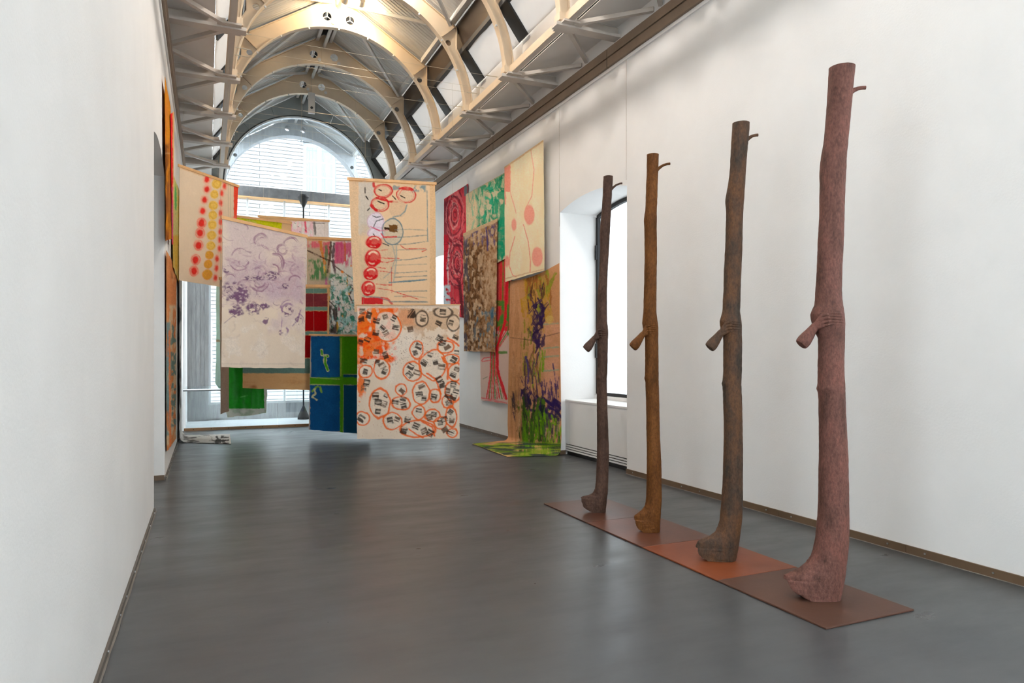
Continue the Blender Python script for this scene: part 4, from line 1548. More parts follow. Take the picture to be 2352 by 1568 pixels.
# --- red and teal bands
def paint_bands(p):
    def band(y0, y1, c):
        p.box(470, y0, 752, y1, c, 1, 1.0)
    band(662, 673, (96, 130, 118))
    band(674, 704, (124, 54, 58))
    p.wash(p.region(500, 674, 752, 704, 2), 30, 8, 0.5, (110, 44, 52), 0.7, 0.2)
    band(704.5, 713, (104, 136, 124))
    band(714, 760, (150, 10, 14))
    band(761, 769, (98, 134, 124))
    band(770, 822, (142, 8, 14))
    band(823, 857, (96, 128, 122))
    p.wash(p.region(500, 857, 756, 892, 2), 40, 10, 0.6, (196, 150, 98), 0.8, 0.2)
    p.ell(582, 888, 7, 4, (150, 96, 52), 0.8, 0.4, soft=3)


hang('canvas of stacked dark red and teal bands with tan hem', quad([(560, 655), (756, 657), (756, 897), (557, 891)], [13.0, 13.1, 13.1, 13.0]), paint_bands, (206, 166, 118), 7)


# --- splattered canvas
def paint_splatter(p):
    rng = np.random.RandomState(9)
    q = lambda x, y: (700 + x * 0.1531, 540 + y * 0.1531)
    p.box(*q(385, 90), *q(900, 1500), (222, 226, 226), 1, 2)
    p.box(*q(30, 130), *q(380, 760), (176, 158, 138), 0.7, 3)
    p.wash(p.region(*q(40, 90), *q(240, 190), 4), 8, 12, 0.4, (214, 96, 118), 0.9)
    p.box(*q(450, 100), *q(560, 420), (206, 86, 132), 0.9, 3, 2)
    p.wash(p.region(*q(450, 90), *q(720, 480), 6), 6, 22, 0.5, (204, 84, 134), 0.9)
    p.box(*q(270, 95), *q(375, 290), (206, 90, 112), 0.85, 3)
    for pts, w, c in [([(230, 100), (270, 300), (300, 420)], 6, (204, 128, 56)), ([(600, 100), (605, 370)], 4, (206, 110, 70)), ([(300, 480), (315, 600)], 5, (226, 172, 48)), ([(320, 170), (325, 370)], 6, (104, 128, 96)), ([(395, 110), (380, 320), (340, 560)], 5, (84, 58, 50)), ([(440, 130), (420, 330), (450, 560)], 6, (92, 72, 84)), ([(40, 230), (250, 330), (420, 400)], 3, (82, 58, 50)), ([(460, 470), (600, 570), (730, 660)], 2.5, (70, 48, 50)), ([(360, 980), (480, 1100), (480, 1400)], 3, (60, 46, 50)), ([(650, 740), (720, 800), (670, 900), (740, 1060)], 3, (62, 46, 52)), ([(325, 620), (320, 740)], 6, (196, 104, 160)), ([(510, 960), (515, 1120)], 4, (186, 84, 128)), ([(660, 800), (665, 880)], 4, (232, 170, 60)), ([(570, 1180), (575, 1260)], 4, (226, 160, 60)), ([(720, 1270), (715, 1360)], 4, (214, 164, 60)), ([(360, 800), (362, 960)], 4, (218, 170, 40)), ([(490, 1300), (495, 1470)], 5, (214, 166, 50)), ([(640, 600), (640, 780)], 2, (214, 168, 60))]:
        p.line([q(*a) for a in pts], w, c, 0.92, 0.9, dry=0.2)
    p.wash(p.region(*q(40, 360), *q(330, 670), 5), 5, 16, 0.47, (70, 128, 78), 0.92)
    p.wash(p.region(*q(370, 570), *q(560, 660), 4), 8, 8, 0.4, (64, 132, 92), 0.9)
    p.wash(p.region(*q(370, 620), *q(800, 1480), 6), 7, 12, 0.58, (44, 138, 118), 0.9, 0.05)
    p.wash(p.region(*q(370, 620), *q(800, 1480), 6), 9, 9, 0.60, (152, 208, 214), 0.85, 0.06)
    p.swirl(p.region(*q(370, 600), *q(850, 1480), 4), 18, 0.45, (62, 78, 84), 0.8, 0.16, 5)
    p.swirl(p.region(*q(370, 600), *q(850, 1480), 4), 14, 0.5, (40, 110, 90), 0.8, 0.16, 5)
    p.wash(p.region(*q(350, 1040), *q(480, 1480), 4), 6, 20, 0.45, (58, 44, 44), 0.92)
    p.ell(*q(720, 1235), 5, 6, (30, 140, 120), 0.9, 0.5)
    p.ell(*q(560, 550), 3, 3, (236, 140, 40), 0.9, 0.4)
    p.ell(*q(695, 460), 2, 2, (236, 140, 40), 0.9, 0.4)
    p.box(*q(20, 20), *q(900, 85), (206, 168, 128), 1, 0.8)


hang('canvas splattered with pink, green and white above the blue canvas', quad([(704.5, 546), (836, 551), (836, 775), (705, 772)], [13.6, 13.7, 13.7, 13.6]), paint_splatter, (206, 188, 164), 8)


# --- green sheet
def paint_green(p):
    p.box(524, 600, 607, 938, (14, 140, 18), 1, 1.2)
    p.wash(p.region(535, 840, 580, 938, 6), 16, 20, 0.55, (8, 116, 12), 0.8, 0.2)
    p.wash(p.region(524, 840, 540, 938, 4), 16, 20, 0.3, (40, 156, 44), 0.6, 0.2)
    p.line([(576, 600), (577, 935)], 1.4, (10, 98, 14), 0.9)
    p.line([(552, 912), (568, 908)], 2, (90, 190, 90), 0.8, dry=0.3)
    p.wash(p.region(520, 940, 625, 956, 2), 14, 8, 0.6, (150, 176, 150), 0.7, 0.1)


hang('glossy green plastic sheet with pale torn edges', quad([(520, 700), (622, 700), (611, 950), (521, 957)], [13.5, 13.7, 13.7, 13.5]), paint_green, (198, 204, 194), 9, material=PLASTIC, wrinkle=0.03, rag=0.012, hemwave=0.02)


# --- lime, white-pink, brown back and pale green canvases behind
def paint_lime(p):
    p.box(540, 498, 647.5, 700, (206, 206, 26), 1, 1)
    p.wash(p.region(545, 498, 640, 560, 4), 22, 8, 0.52, (176, 186, 30), 0.7, 0.12)
    p.wash(p.region(545, 500, 600, 512, 3), 18, 6, 0.6, (216, 220, 150), 0.7)


hang('lime yellow canvas with tan edge peeping over the mauve canvas', quad([(541, 497), (668, 512), (668, 700), (541, 690)], [13.2, 13.4, 13.4, 13.2]), paint_lime, (222, 186, 142), 10)


def paint_whitepink(p):
    p.box(668, 508, 756, 700, (230, 224, 226), 1, 1)
    p.line([(669, 510), (670, 545)], 3, (228, 50, 90), 0.95, dry=0.2)
    p.wash(p.region(668, 508, 720, 545, 3), 6, 14, 0.5, (240, 196, 212), 0.8)
    p.line([(701, 510), (703, 532)], 4, (226, 70, 110), 0.9, dry=0.25)
    p.line([(722, 511), (724, 538)], 5, (96, 92, 94), 0.8, dry=0.3)
    p.line([(718, 512), (745, 513)], 1.6, (50, 48, 50), 0.9)
    for x, y in [(684, 520), (688, 532), (700, 528), (676, 512)]:
        p.line([(x, y), (x + 3, y + 1)], 1.2, (60, 56, 60), 0.9)


hang('white canvas with pink and grey strokes, farthest and highest behind', quad([(595, 497), (755, 508), (754, 690), (595, 690)], [14.2, 14.35, 14.35, 14.2]), paint_whitepink, (214, 176, 134), 12)


def paint_brownback(p):
    p.wash(p.region(500, 600, 530, 955, 4), 10, 60, 0.5, (168, 150, 134), 0.6, 0.2)


hang('grey brown back of a canvas seen nearly edge-on beside the mauve canvas', quad([(505, 640), (530, 634), (525, 944), (507, 951)], [11.2, 12.0, 12.0, 11.2]), paint_brownback, (178, 158, 142), 13, wrinkle=0.02)


def paint_palegreen(p):
    p.wash(p.region(490, 600, 520, 925, 4), 12, 50, 0.5, (190, 212, 206), 0.7, 0.2)
    p.box(494, 780, 505, 785, (170, 140, 108), 0.9, 1)


hang('pale green translucent cloth hanging behind the mauve canvas', quad([(497, 640), (524, 640), (516, 915), (495, 880)], [14.0, 14.3, 14.3, 14.0]), paint_palegreen, (206, 222, 216), 14, wrinkle=0.03)


# ------------------------------------------------------------------ canvases on the right wall
def wallcanvas(label, pts, off, painter, base, seed, X0=XR, sg=1, group='canvases pinned to the right wall', **kw):
    P = [tuple(on_x(x, y, X0 - sg * off)) for x, y in pts]
    return hang(label, P, painter, base, seed, batten=False, wires=(), group=group, name='wall_canvas', **kw)


def paint_redswirl(p):
    p.wash(p.region(1015, 420, 1080, 730, 4), 10, 30, 0.5, (204, 58, 70), 0.9, 0.15)
    p.box(1016, 460, 1034, 560, (110, 52, 62), 0.7, 4, 3)
    for cx, cy, k in [(1044, 495, 1.0), (1050, 605, 0.9)]:
        for j, c in enumerate([(150, 40, 52), (226, 120, 124), (120, 40, 54), (214, 60, 70), (232, 150, 146), (110, 38, 52), (206, 50, 60)]):
            p.ell(cx, cy, (22 - 3 * j) * k, (62 - 8.5 * j) * k, c, 0.85, 0.22, ring=1.7, dry=0.3)
            p.ell(cx + 1, cy - 2, (21 - 3 * j) * k, (58 - 8.5 * j) * k, [(104, 36, 50), (236, 130, 134)][j % 2], 0.8, 0.3, ring=1.0, dry=0.34)
    p.box(1017, 540, 1030, 690, (206, 34, 52), 0.9, 3, 2)
    p.line([(1034, 560), (1028, 610), (1030, 660)], 4, (222, 196, 196), 0.8, 0.8, dry=0.35)
    p.swirl(p.region(1020, 540, 1066, 730, 4), 24, 0.35, (112, 36, 50), 0.85, 0.25, 6)
    p.wash(p.region(1018, 655, 1034, 705, 3), 6, 8, 0.42, (186, 206, 210), 0.9)
    p.line([(1056, 650), (1064, 728)], 7, (92, 36, 44), 0.85)
    p.box(1066, 425, 1074, 450, (104, 130, 134), 0.9, 1)


wallcanvas('tall red canvas with dark swirling rings on the right wall', [(1020, 457), (1075, 422), (1068, 731), (1019, 715)], 0.02, paint_redswirl, (226, 84, 92), 21)


def paint_teal(p):
    rng = np.random.RandomState(51)
    p.box(1068, 440, 1096, 640, (228, 206, 168), 0.9, 3)
    G_ = [(16, 166, 124), (28, 150, 112), (60, 180, 140)]
    p.wash(p.region(1098, 395, 1164, 600, 6), 14, 16, 0.47, (20, 164, 122), 0.9, 0.06)
    for i in range(110):
        x, y = rng.uniform(1098, 1164), rng.uniform(405, 595)
        a0 = rng.uniform(0, 6.28)
        if i % 3:
            p.arc(x, y, rng.uniform(5, 16), a0, a0 + rng.uniform(0.8, 2.4), rng.uniform(3, 6), G_[i % 3], 0.9, 0.36, 1.5)
        else:
            p.line([(x, y - 20), (x + rng.uniform(-5, 5), y), (x + rng.uniform(-6, 6), y + 22)], rng.uniform(2, 5), [(206, 206, 176), G_[0], (190, 208, 170)][rng.randint(3)], 0.85, 0.6, dry=0.4)
    for i in range(24):
        x, y = rng.uniform(1074, 1102), rng.uniform(440, 590)
        p.line([(x, y - 12), (x + rng.uniform(-6, 6), y + 12)], rng.uniform(1.5, 4), (130, 194, 158), 0.7, 0.8, dry=0.48)
    p.ell(1107, 487, 5, 9, (224, 206, 176), 0.95, 0.3)
    p.ell(1124, 475, 6, 7, (216, 206, 176), 0.9, 0.4)
    p.box(1144, 500, 1164, 590, (26, 160, 120), 0.8, 3, 2, dry=0.25)
    p.line([(1070, 446), (1164, 395)], 3, (196, 180, 150), 0.6)


wallcanvas('cream canvas with emerald green brushwork on the right wall', [(1070, 446), (1164, 394), (1164, 592), (1072, 640)], 0.045, paint_teal, (214, 196, 164), 22)


def paint_flower(p):
    p.box(1132, 585, 1180, 760, (214, 58, 60), 0.95, 2)
    for k in range(9):
        x = 1136 + 5 * k
        p.line([(x, 585), (x - 1, 680), (x - 4, 760), (1128 + 2.2 * k, 800), (1126 + 2.4 * k, 860), (1118 + 5 * k, 915)], 2.6, [(226, 40, 52), (84, 128, 46), (214, 84, 80)][k % 3], 0.9, 0.7, dry=0.15)
    p.wash(p.region(1136, 690, 1170, 770, 3), 8, 12, 0.45, (64, 138, 52), 0.9)
    p.line([(1165, 640), (1160, 740), (1142, 800), (1144, 850), (1163, 915)], 6, (226, 28, 48), 0.95, 0.4)
    p.box(1145, 806, 1166, 812, (90, 140, 60), 0.9, 1.5)
    p.line([(1107, 828), (1112, 822), (1127, 820)], 2.2, (226, 70, 84), 0.9)
    p.line([(1108, 830), (1127, 827)], 2, (226, 70, 84), 0.9)
    p.line([(1127, 808), (1125, 870), (1122, 915)], 2, (222, 80, 92), 0.8)
    p.line([(1107, 915), (1164, 924)], 5, (224, 70, 88), 0.8, dry=0.3)
    p.line([(1110, 870), (1120, 865)], 1.4, (80, 110, 60), 0.9)


wallcanvas('pale pink canvas with red and green stems, hanging lowest beside the brown canvas', [(1100, 600), (1176, 586), (1168, 928), (1105, 919)], 0.03, paint_flower, (216, 188, 176), 23)


def paint_brown(p):
    rg = p.region(1062, 500, 1145, 810, 3)
    p.wash(rg, 9, 26, 0.5, (170, 130, 92), 0.7, 0.12)
    p.wash(p.region(1064, 560, 1106, 806, 10), 7, 26, 0.45, (122, 84, 50), 0.8, 0.12)
    p.wash(rg, 2.6, 5, 0.54, (140, 96, 58), 0.85, 0.08, 3)
    p.wash(p.region(1066, 560, 1112, 806, 8), 2.8, 6, 0.54, (92, 58, 32), 0.85, 0.08, 3)
    p.wash(p.region(1066, 515, 1142, 562, 8), 4, 18, 0.5, (96, 90, 136), 0.85, 0.08)
    p.wash(p.region(1064, 540, 1078, 806, 4), 4, 26, 0.52, (72, 76, 92), 0.8, 0.08)
    p.wash(rg, 5, 10, 0.62, (212, 180, 146), 0.8, 0.06, 3)
    p.wash(p.region(1100, 580, 1142, 700, 8), 5, 14, 0.52, (206, 174, 142), 0.7, 0.1)
    p.wash(p.region(1090, 700, 1140, 800, 6), 4, 12, 0.62, (96, 124, 136), 0.85)
    p.line([(1118, 530), (1120, 575)], 3.5, (62, 56, 128), 0.8, dry=0.25)
    p.ell(1131, 531, 4, 8, (196, 170, 140), 0.9, 0.2)
    p.ell(1131, 531, 5, 9, (70, 62, 118), 0.7, 0.2, ring=1.5)
    p.ell(1131, 722, 3, 9, (70, 110, 134), 0.9, 0.4)
    p.line([(1064, 538), (1143, 503)], 11, (206, 178, 142), 1, 0.3)


wallcanvas('brown encrusted canvas with blue-grey streaks overlapping the green one', [(1064, 536), (1143, 501), (1138, 808), (1066, 806)], 0.075, paint_brown, (182, 144, 108), 24, rag=0.006)


def paint_long(p):
    rng = np.random.RandomState(33)

    def strokes(n, x0, y0, x1, y1, cols, wmin, wmax, lmin, lmax, dry=0.38, slant=0.08, a=0.9):
        for _ in range(n):
            x, y = rng.uniform(x0, x1), rng.uniform(y0, y1)
            L_ = rng.uniform(lmin, lmax)
            dx = rng.normal(0, slant) * L_
            p.line([(x - dx, y - L_ / 2), (x, y), (x + dx * 0.6, y + L_ / 2)], rng.uniform(wmin, wmax), cols[rng.randint(len(cols))], a, 0.8, dry=dry)
    p.wash(p.region(1165, 600, 1290, 1020, 10), 40, 60, 0.5, (196, 142, 96), 0.8, 0.2)
    p.wash(p.region(1205, 630, 1262, 760, 12), 12, 40, 0.42, (186, 138, 46), 0.8, 0.15)
    strokes(60, 1200, 640, 1266, 740, [(190, 142, 44), (146, 150, 46), (196, 150, 70), (160, 100, 50)], 3, 8, 16, 50)
    p.wash(p.region(1250, 740, 1284, 890, 4), 30, 20, 0.35, (216, 158, 126), 0.8, 0.15)
    strokes(14, 1213, 655, 1250, 700, [(96, 62, 44), (120, 84, 50), (70, 46, 60)], 2, 5, 10, 26)
    strokes(40, 1220, 692, 1249, 800, [(58, 36, 84), (66, 42, 78), (48, 30, 70)], 3, 8, 8, 30, 0.34, 0.35)
    strokes(16, 1200, 740, 1222, 860, [(146, 138, 50), (120, 116, 46)], 2, 5, 20, 50)
    strokes(20, 1224, 790, 1250, 880, [(122, 162, 36), (146, 140, 46), (150, 100, 60)], 2, 5, 18, 46)
    strokes(26, 1205, 830, 1240, 930, [(96, 66, 70), (130, 92, 66), (70, 48, 84)], 2, 4.5, 24, 60, 0.4, 0.15)
    p.line([(1208, 820), (1215, 850), (1212, 880)], 5, (74, 60, 116), 0.9, 0.7, dry=0.25)
    p.line([(1270, 835), (1278, 880), (1279, 930)], 3, (56, 52, 104), 0.95, dry=0.2)
    p.line([(1172, 775), (1220, 781), (1285, 764)], 1.5, (84, 66, 54), 0.9)
    for y in (745, 800, 852, 820):
        p.line([(1250, y), (1283, y - 3)], 3.5, (140, 166, 134), 0.8, 0.8, dry=0.3)
    p.ell(1263, 733, 9, 9, (210, 176, 100), 0.8, 0.3, dry=0.25)
    strokes(12, 1192, 885, 1216, 925, [(56, 36, 84), (48, 30, 78)], 5, 10, 10, 24, 0.25, 0.4)
    strokes(46, 1243, 872, 1284, 925, [(62, 44, 96), (206, 150, 130), (84, 60, 100)], 1.5, 4, 10, 30, 0.38)
    strokes(30, 1240, 918, 1285, 955, [(50, 34, 86), (44, 30, 76)], 4, 9, 8, 24, 0.25, 0.6)
    strokes(30, 1175, 905, 1215, 960, [(46, 40, 66), (60, 50, 60), (90, 74, 60)], 2, 5, 14, 40, 0.36)
    strokes(70, 1190, 930, 1250, 1030, [(60, 84, 30), (44, 60, 32), (36, 44, 44), (84, 120, 30)], 3, 7, 18, 56, 0.34)
    strokes(60, 1200, 960, 1287, 1040, [(96, 150, 26), (122, 170, 30), (60, 96, 30), (84, 130, 24)], 2.5, 6, 16, 50, 0.36)
    strokes(36, 1248, 950, 1287, 1010, [(70, 56, 76), (170, 146, 116), (60, 60, 60)], 1.5, 4, 10, 30, 0.4)
    strokes(24, 1172, 660, 1198, 1000, [(184, 132, 88), (170, 120, 80), (206, 156, 116)], 3, 7, 40, 120, 0.4, 0.02, 0.7)
    # part lying on the floor
    fl_ = p.region(1070, 1016, 1290, 1060, 3)
    p.wash(fl_, 40, 5, 0.42, (128, 156, 40), 0.85, 0.12)
    p.wash(fl_, 46, 4, 0.56, (78, 116, 34), 0.85, 0.1)
    p.wash(fl_, 40, 3, 0.62, (40, 52, 66), 0.85, 0.08)
    p.line([(1085, 1021), (1165, 1049)], 4, (206, 172, 118), 0.8, 0.8)


# hanging part and floor part are one long cloth
def long_cloth():
    off = 0.055
    top = [(1172, 646), (1285, 604)]
    nu, nh, nf, nb = 96, 330, 60, 14
    A = np.array(on_x(*top[0], XR - off))
    B = np.array(on_x(*top[1], XR - off))
    A2 = np.array(on_x(1168, 1005, XR - off))
    B2 = np.array(on_x(1287, 1030, XR - off))
    A2[2] = B2[2] = 0.0
    u = np.linspace(0, 1, nu)
    rows = []
    for j in range(nh):
        v = j / (nh - 1)
        L_ = A * (1 - v) + A2 * v
        R_ = B * (1 - v) + B2 * v
        r = L_[None] * (1 - u[:, None]) + R_[None] * u[:, None]
        sag = -0.05 * 4 * u * (1 - u) * max(0, 1 - v * 5)
        r[:, 2] += sag
        r[:, 0] += -0.02 * np.sin(u * 9 + 2 * v) * (0.4 + 0.6 * v) * (1 - max(0, v - 0.9) * 10)
        r[:, 2] = np.maximum(r[:, 2], 0.0)
        rows.append(r)
    # bend near the floor, then lie flat
    Rb = 0.09
    rows = [r for r in rows if r[0, 2] > Rb]
    base = rows[-1].copy()
    far0 = np.array(on_z(1085, 1019, 0.006))
    far1 = np.array(on_z(1165, 1049, 0.006))
    for k in range(1, nb + 1):
        a = math.pi / 2 * k / nb
        r = base.copy()
        r[:, 0] = base[:, 0] - Rb * (1 - math.cos(a))
        r[:, 2] = 0.006 + (Rb - 0.006) * (1 - math.sin(a))
        rows.append(r)
    st = rows[-1].copy()
    end = far0[None] * (1 - u[:, None]) + far1[None] * u[:, None]
    for k in range(1, nf + 1):
        v = k / nf
        r = st * (1 - v) + end * v
        r[:, 2] = 0.006 + 0.004 * (fbm(u * 5, np.full_like(u, v * 4), 91) + 0.0)
        rows.append(r)
    G = np.stack(rows)
    PX, PY = project(G)
    pt = Paint(PX, PY, (206, 152, 110), 25)
    paint_long(pt)
    t = thing('wall_canvas', 'long brown, purple and green canvas trailing from the right wall onto the floor', 'canvas', 'canvases pinned to the right wall', loc=(XR - 0.1, 10.2, 0))
    put(obj('cloth', grid_mesh('cloth', G, pt.C), CANVAS), t)


long_cloth()


def paint_cream(p):
    p.wash(p.region(1162, 330, 1250, 650, 20), 14, 60, 0.5, (246, 230, 200), 0.7, 0.2)
    pk = (240, 160, 140)
    p.box(1157, 378, 1173, 440, (244, 152, 132), 0.95, 2)
    p.box(1157, 438, 1163, 470, (244, 156, 136), 0.9, 2)
    for x, y, rx, ry in [(1216, 493, 12, 23), (1181, 516, 6, 14), (1234, 590, 12, 22), (1165, 600, 6, 13)]:
        p.ell(x, y, rx, ry, (243, 160, 142), 0.95, 0.08, soft=1.5)
    p.line([(1172, 385), (1172, 440), (1186, 490)], 1.6, pk, 0.9)
    p.line([(1220, 346), (1227, 390), (1222, 450), (1208, 478)], 1.6, pk, 0.9)
    p.line([(1183, 543), (1172, 580), (1170, 610), (1178, 632), (1186, 635)], 1.8, (242, 140, 124), 0.95)
    p.line([(1203, 516), (1214, 556), (1219, 600), (1218, 625)], 1.8, (242, 140, 124), 0.95)
    p.line([(1160, 640), (1250, 618)], 3, (200, 164, 120), 0.6)
    p.line([(1160, 384), (1248, 323)], 5, (214, 180, 136), 0.8, 0.4)


wallcanvas('cream canvas with salmon pink discs and curved outlines, highest on the right wall', [(1159, 383), (1248, 321), (1250, 621), (1161, 647)], 0.095, paint_cream, (250, 222, 182), 26)

# ------------------------------------------------------------------ canvases on the left wall, seen edge-on
LG = 'canvases pinned to the left wall'


def paint_l1(p):
    p.wash(p.region(370, 160, 402, 560, 6), 6, 50, 0.45, (206, 132, 30), 0.9, 0.12)
    p.wash(p.region(370, 330, 388, 560, 6), 6, 40, 0.4, (116, 62, 26), 0.9, 0.12)
    p.wash(p.region(384, 420, 402, 560, 6), 5, 40, 0.5, (150, 90, 40), 0.9, 0.12)
    p.box(374, 350, 402, 354, (190, 140, 90), 0.7, 1)


wallcanvas('tall orange and brown canvas at the near edge of the left wall recess', [(378.5, 176), (392, 250), (395, 548), (380, 553)], 0.03, paint_l1, (198, 116, 40), 31, XL, -1, LG, res=(40, 200))


def paint_l1b(p):
    p.box(388, 250, 396, 600, (216, 36, 34), 1, 1)
    p.wash(p.region(388, 430, 396, 600, 3), 4, 40, 0.45, (196, 80, 120), 0.9, 0.1)


wallcanvas('narrow canvas with bright red edge beside the orange brown one', [(391.5, 262), (400, 256), (396.5, 560), (394.5, 562)], 0.045, paint_l1b, (226, 176, 120), 32, XL, -1, LG, res=(40, 200))


def paint_l2(p):
    p.wash(p.region(396, 395, 414, 660, 3), 5, 50, 0.45, (196, 190, 120), 0.9, 0.12)
    p.ell(403, 455, 3, 30, (70, 170, 90), 0.9, 0.3)
    p.wash(p.region(396, 540, 414, 660, 3), 5, 40, 0.45, (206, 166, 60), 0.9, 0.12)
    p.line([(409, 450), (410, 650)], 2.5, (226, 186, 50), 0.9)


wallcanvas('yellow and green streaked canvas beside the dotted canvas', [(397.5, 400), (411.5, 437), (411.5, 652), (397.5, 616)], 0.03, paint_l2, (200, 176, 120), 33, XL, -1, LG, res=(40, 200), hemwave=0.02)


def paint_l3(p):
    p.wash(p.region(380, 560, 408, 1040, 4), 6, 40, 0.45, (206, 128, 76), 0.9, 0.12)
    p.wash(p.region(380, 700, 408, 1040, 4), 5, 24, 0.52, (206, 184, 150), 0.9, 0.1)
    p.wash(p.region(382, 740, 390, 1000, 3), 4, 40, 0.4, (110, 146, 152), 0.9, 0.1)
    p.wash(p.region(392, 740, 408, 980, 3), 6, 14, 0.58, (88, 128, 124), 0.9, 0.06)
    p.line([(388, 760), (391, 1030)], 4, (226, 132, 80), 0.9, 0.6)
    p.wash(p.region(392, 560, 408, 640, 3), 5, 20, 0.45, (160, 100, 60), 0.9)


wallcanvas('orange and teal canvas hanging low on the left wall', [(382, 575), (405, 618), (403.5, 1008), (383.5, 1036)], 0.022, paint_l3, (214, 150, 100), 34, XL, -1, LG, res=(40, 260))


# white canvas with black strokes, hanging and running out over the floor
def drape_white():
    X = XL + 0.03
    ya, yb = on_x(408, 1000, X).y, on_x(413, 1000, X).y
    ya = 13.05
    yb = 14.25
    nu, nh, nb, nf = 40, 150, 14, 110
    u = np.linspace(0, 1, nu)
    ztop, Rb = 2.9, 0.13
    yy = ya + (yb - ya) * u
    rows = []
    for j in range(nh):
        z = ztop + (Rb - ztop) * j / (nh - 1)
        rows.append(np.stack([X + 0.012 * np.sin(u * 11 + z), yy, np.full(nu, z)], 1))
    for k in range(1, nb + 1):
        a = math.pi / 2 * k / nb
        rows.append(np.stack([np.full(nu, X + Rb * (1 - math.cos(a))), yy, np.full(nu, 0.006 + (Rb - 0.006) * (1 - math.sin(a)))], 1))
    st = rows[-1].copy()
    e0 = np.array(on_z(531, 1019, 0.006))
    e1 = np.array(on_z(528, 997, 0.006))
    s0 = np.array(on_z(412, 1023, 0.006))
    end = e0[None] * (1 - u[:, None]) + e1[None] * u[:, None]
    for k in range(1, nf + 1):
        v = k / nf
        r = st * (1 - v) + end * v
        r[:, 2] = 0.006 + 0.006 * fbm(u * 6, np.full_like(u, v * 5), 77)
        rows.append(r)
    G = np.stack(rows)
    PX, PY = project(G)
    pt = Paint(PX, PY, (214, 214, 212), 41)
    pt.wash(pt.region(420, 998, 532, 1023, 3), 26, 3.5, 0.55, (70, 68, 68), 0.85, 0.07)
    pt.wash(pt.region(480, 1000, 520, 1021, 2), 6, 4, 0.55, (44, 42, 42), 0.9, 0.07)
    pt.wash(pt.region(400, 640, 416, 1010, 4), 4, 30, 0.55, (52, 50, 52), 0.85, 0.07)
    pt.box(526, 990, 540, 1030, (218, 218, 216), 1, 1)
    t = thing('wall_canvas', 'white canvas with black strokes running from the left wall onto the floor', 'canvas', LG, loc=(XL + 0.1, 13.6, 0))
    put(obj('cloth', grid_mesh('cloth', G, pt.C), CANVAS), t)


drape_white()

# ------------------------------------------------------------------ bronze trunks on steel plates
def bark_mat(name, c1, c2, c3):
    m = bpy.data.materials.new(name)
    m.use_nodes = True
    nt = m.node_tree
    b = nt.nodes['Principled BSDF']
    b.inputs['Roughness'].default_value = 0.62
    b.inputs['Specular IOR Level'].default_value = 0.16
    tc = nt.nodes.new('ShaderNodeTexCoord')

    def noise(sc, st, det=6):
        mp = nt.nodes.new('ShaderNodeMapping')
        mp.inputs['Scale'].default_value = st
        nt.links.new(tc.outputs['Object'], mp.inputs['Vector'])
        n = nt.nodes.new('ShaderNodeTexNoise')
        n.inputs['Scale'].default_value = sc
        n.inputs['Detail'].default_value = det
        n.inputs['Roughness'].default_value = 0.65
        nt.links.new(mp.outputs['Vector'], n.inputs['Vector'])
        return n
    n1 = noise(5.0, (2.2, 2.2, 0.9))
    r = nt.nodes.new('ShaderNodeValToRGB')
    r.color_ramp.elements[0].position = 0.34
    r.color_ramp.elements[1].position = 0.66
    e = r.color_ramp.elements.new(0.5)
    r.color_ramp.elements[0].color = (*(lin(c2) * 0.86), 1)
    e.color = (*(lin(c1) * 0.86), 1)
    r.color_ramp.elements[-1].color = (*(lin(c3) * 0.86), 1)
    nt.links.new(n1.outputs['Fac'], r.inputs['Fac'])
    n2 = noise(52.0, (1.6, 1.6, 0.8), 5)
    r2 = nt.nodes.new('ShaderNodeValToRGB')
    r2.color_ramp.elements[0].position = 0.3
    r2.color_ramp.elements[1].position = 0.7
    r2.color_ramp.elements[0].color = (0.62, 0.61, 0.6, 1)
    r2.color_ramp.elements[1].color = (1.3, 1.28, 1.27, 1)
    nt.links.new(n2.outputs['Fac'], r2.inputs['Fac'])
    mu = nt.nodes.new('ShaderNodeMixRGB')
    mu.blend_type = 'MULTIPLY'
    mu.inputs[0].default_value = 1
    nt.links.new(r.outputs['Color'], mu.inputs[1])
    nt.links.new(r2.outputs['Color'], mu.inputs[2])
    nt.links.new(mu.outputs[0], b.inputs['Base Color'])
    bp = nt.nodes.new('ShaderNodeBump')
    bp.inputs['Strength'].default_value = 0.7
    bp.inputs['Distance'].default_value = 0.006
    n3 = noise(70.0, (1.3, 1.3, 0.8), 5)
    nt.links.new(n3.outputs['Fac'], bp.inputs['Height'])
    nt.links.new(bp.outputs['Normal'], b.inputs['Normal'])
    return m


T4 = [(155, 1906, 1962), (206, 1903, 1957), (271, 1899, 1951), (323, 1894.5, 1946), (367, 1886.5, 1941.5), (391, 1884, 1941), (431, 1885, 1939), (492, 1884, 1937), (564, 1880, 1935), (612, 1878.5, 1932), (677, 1875, 1931), (699, 1873, 1933), (712, 1867, 1935), (721, 1864, 1936), (732, 1865, 1937), (744, 1868, 1938), (758, 1874, 1938), (778, 1881, 1938), (814, 1881.5, 1937), (856, 1880.5, 1936.5), (884, 1879.6, 1938), (893, 1877.8, 1938.5), (900, 1880.5, 1938.8), (912, 1881.5, 1939), (983, 1883, 1942), (1053, 1883.5, 1945.5), (1141, 1882, 1947), (1190, 1880, 1947), (1238, 1875.5, 1947), (1269, 1869, 1945), (1285, 1863, 1943), (1300, 1852, 1941), (1313, 1834, 1940), (1322, 1815, 1939), (1329, 1800, 1938), (1340, 1799, 1936), (1352, 1803, 1934), (1365, 1814, 1932), (1374, 1826, 1930), (1382, 1846, 1929)]
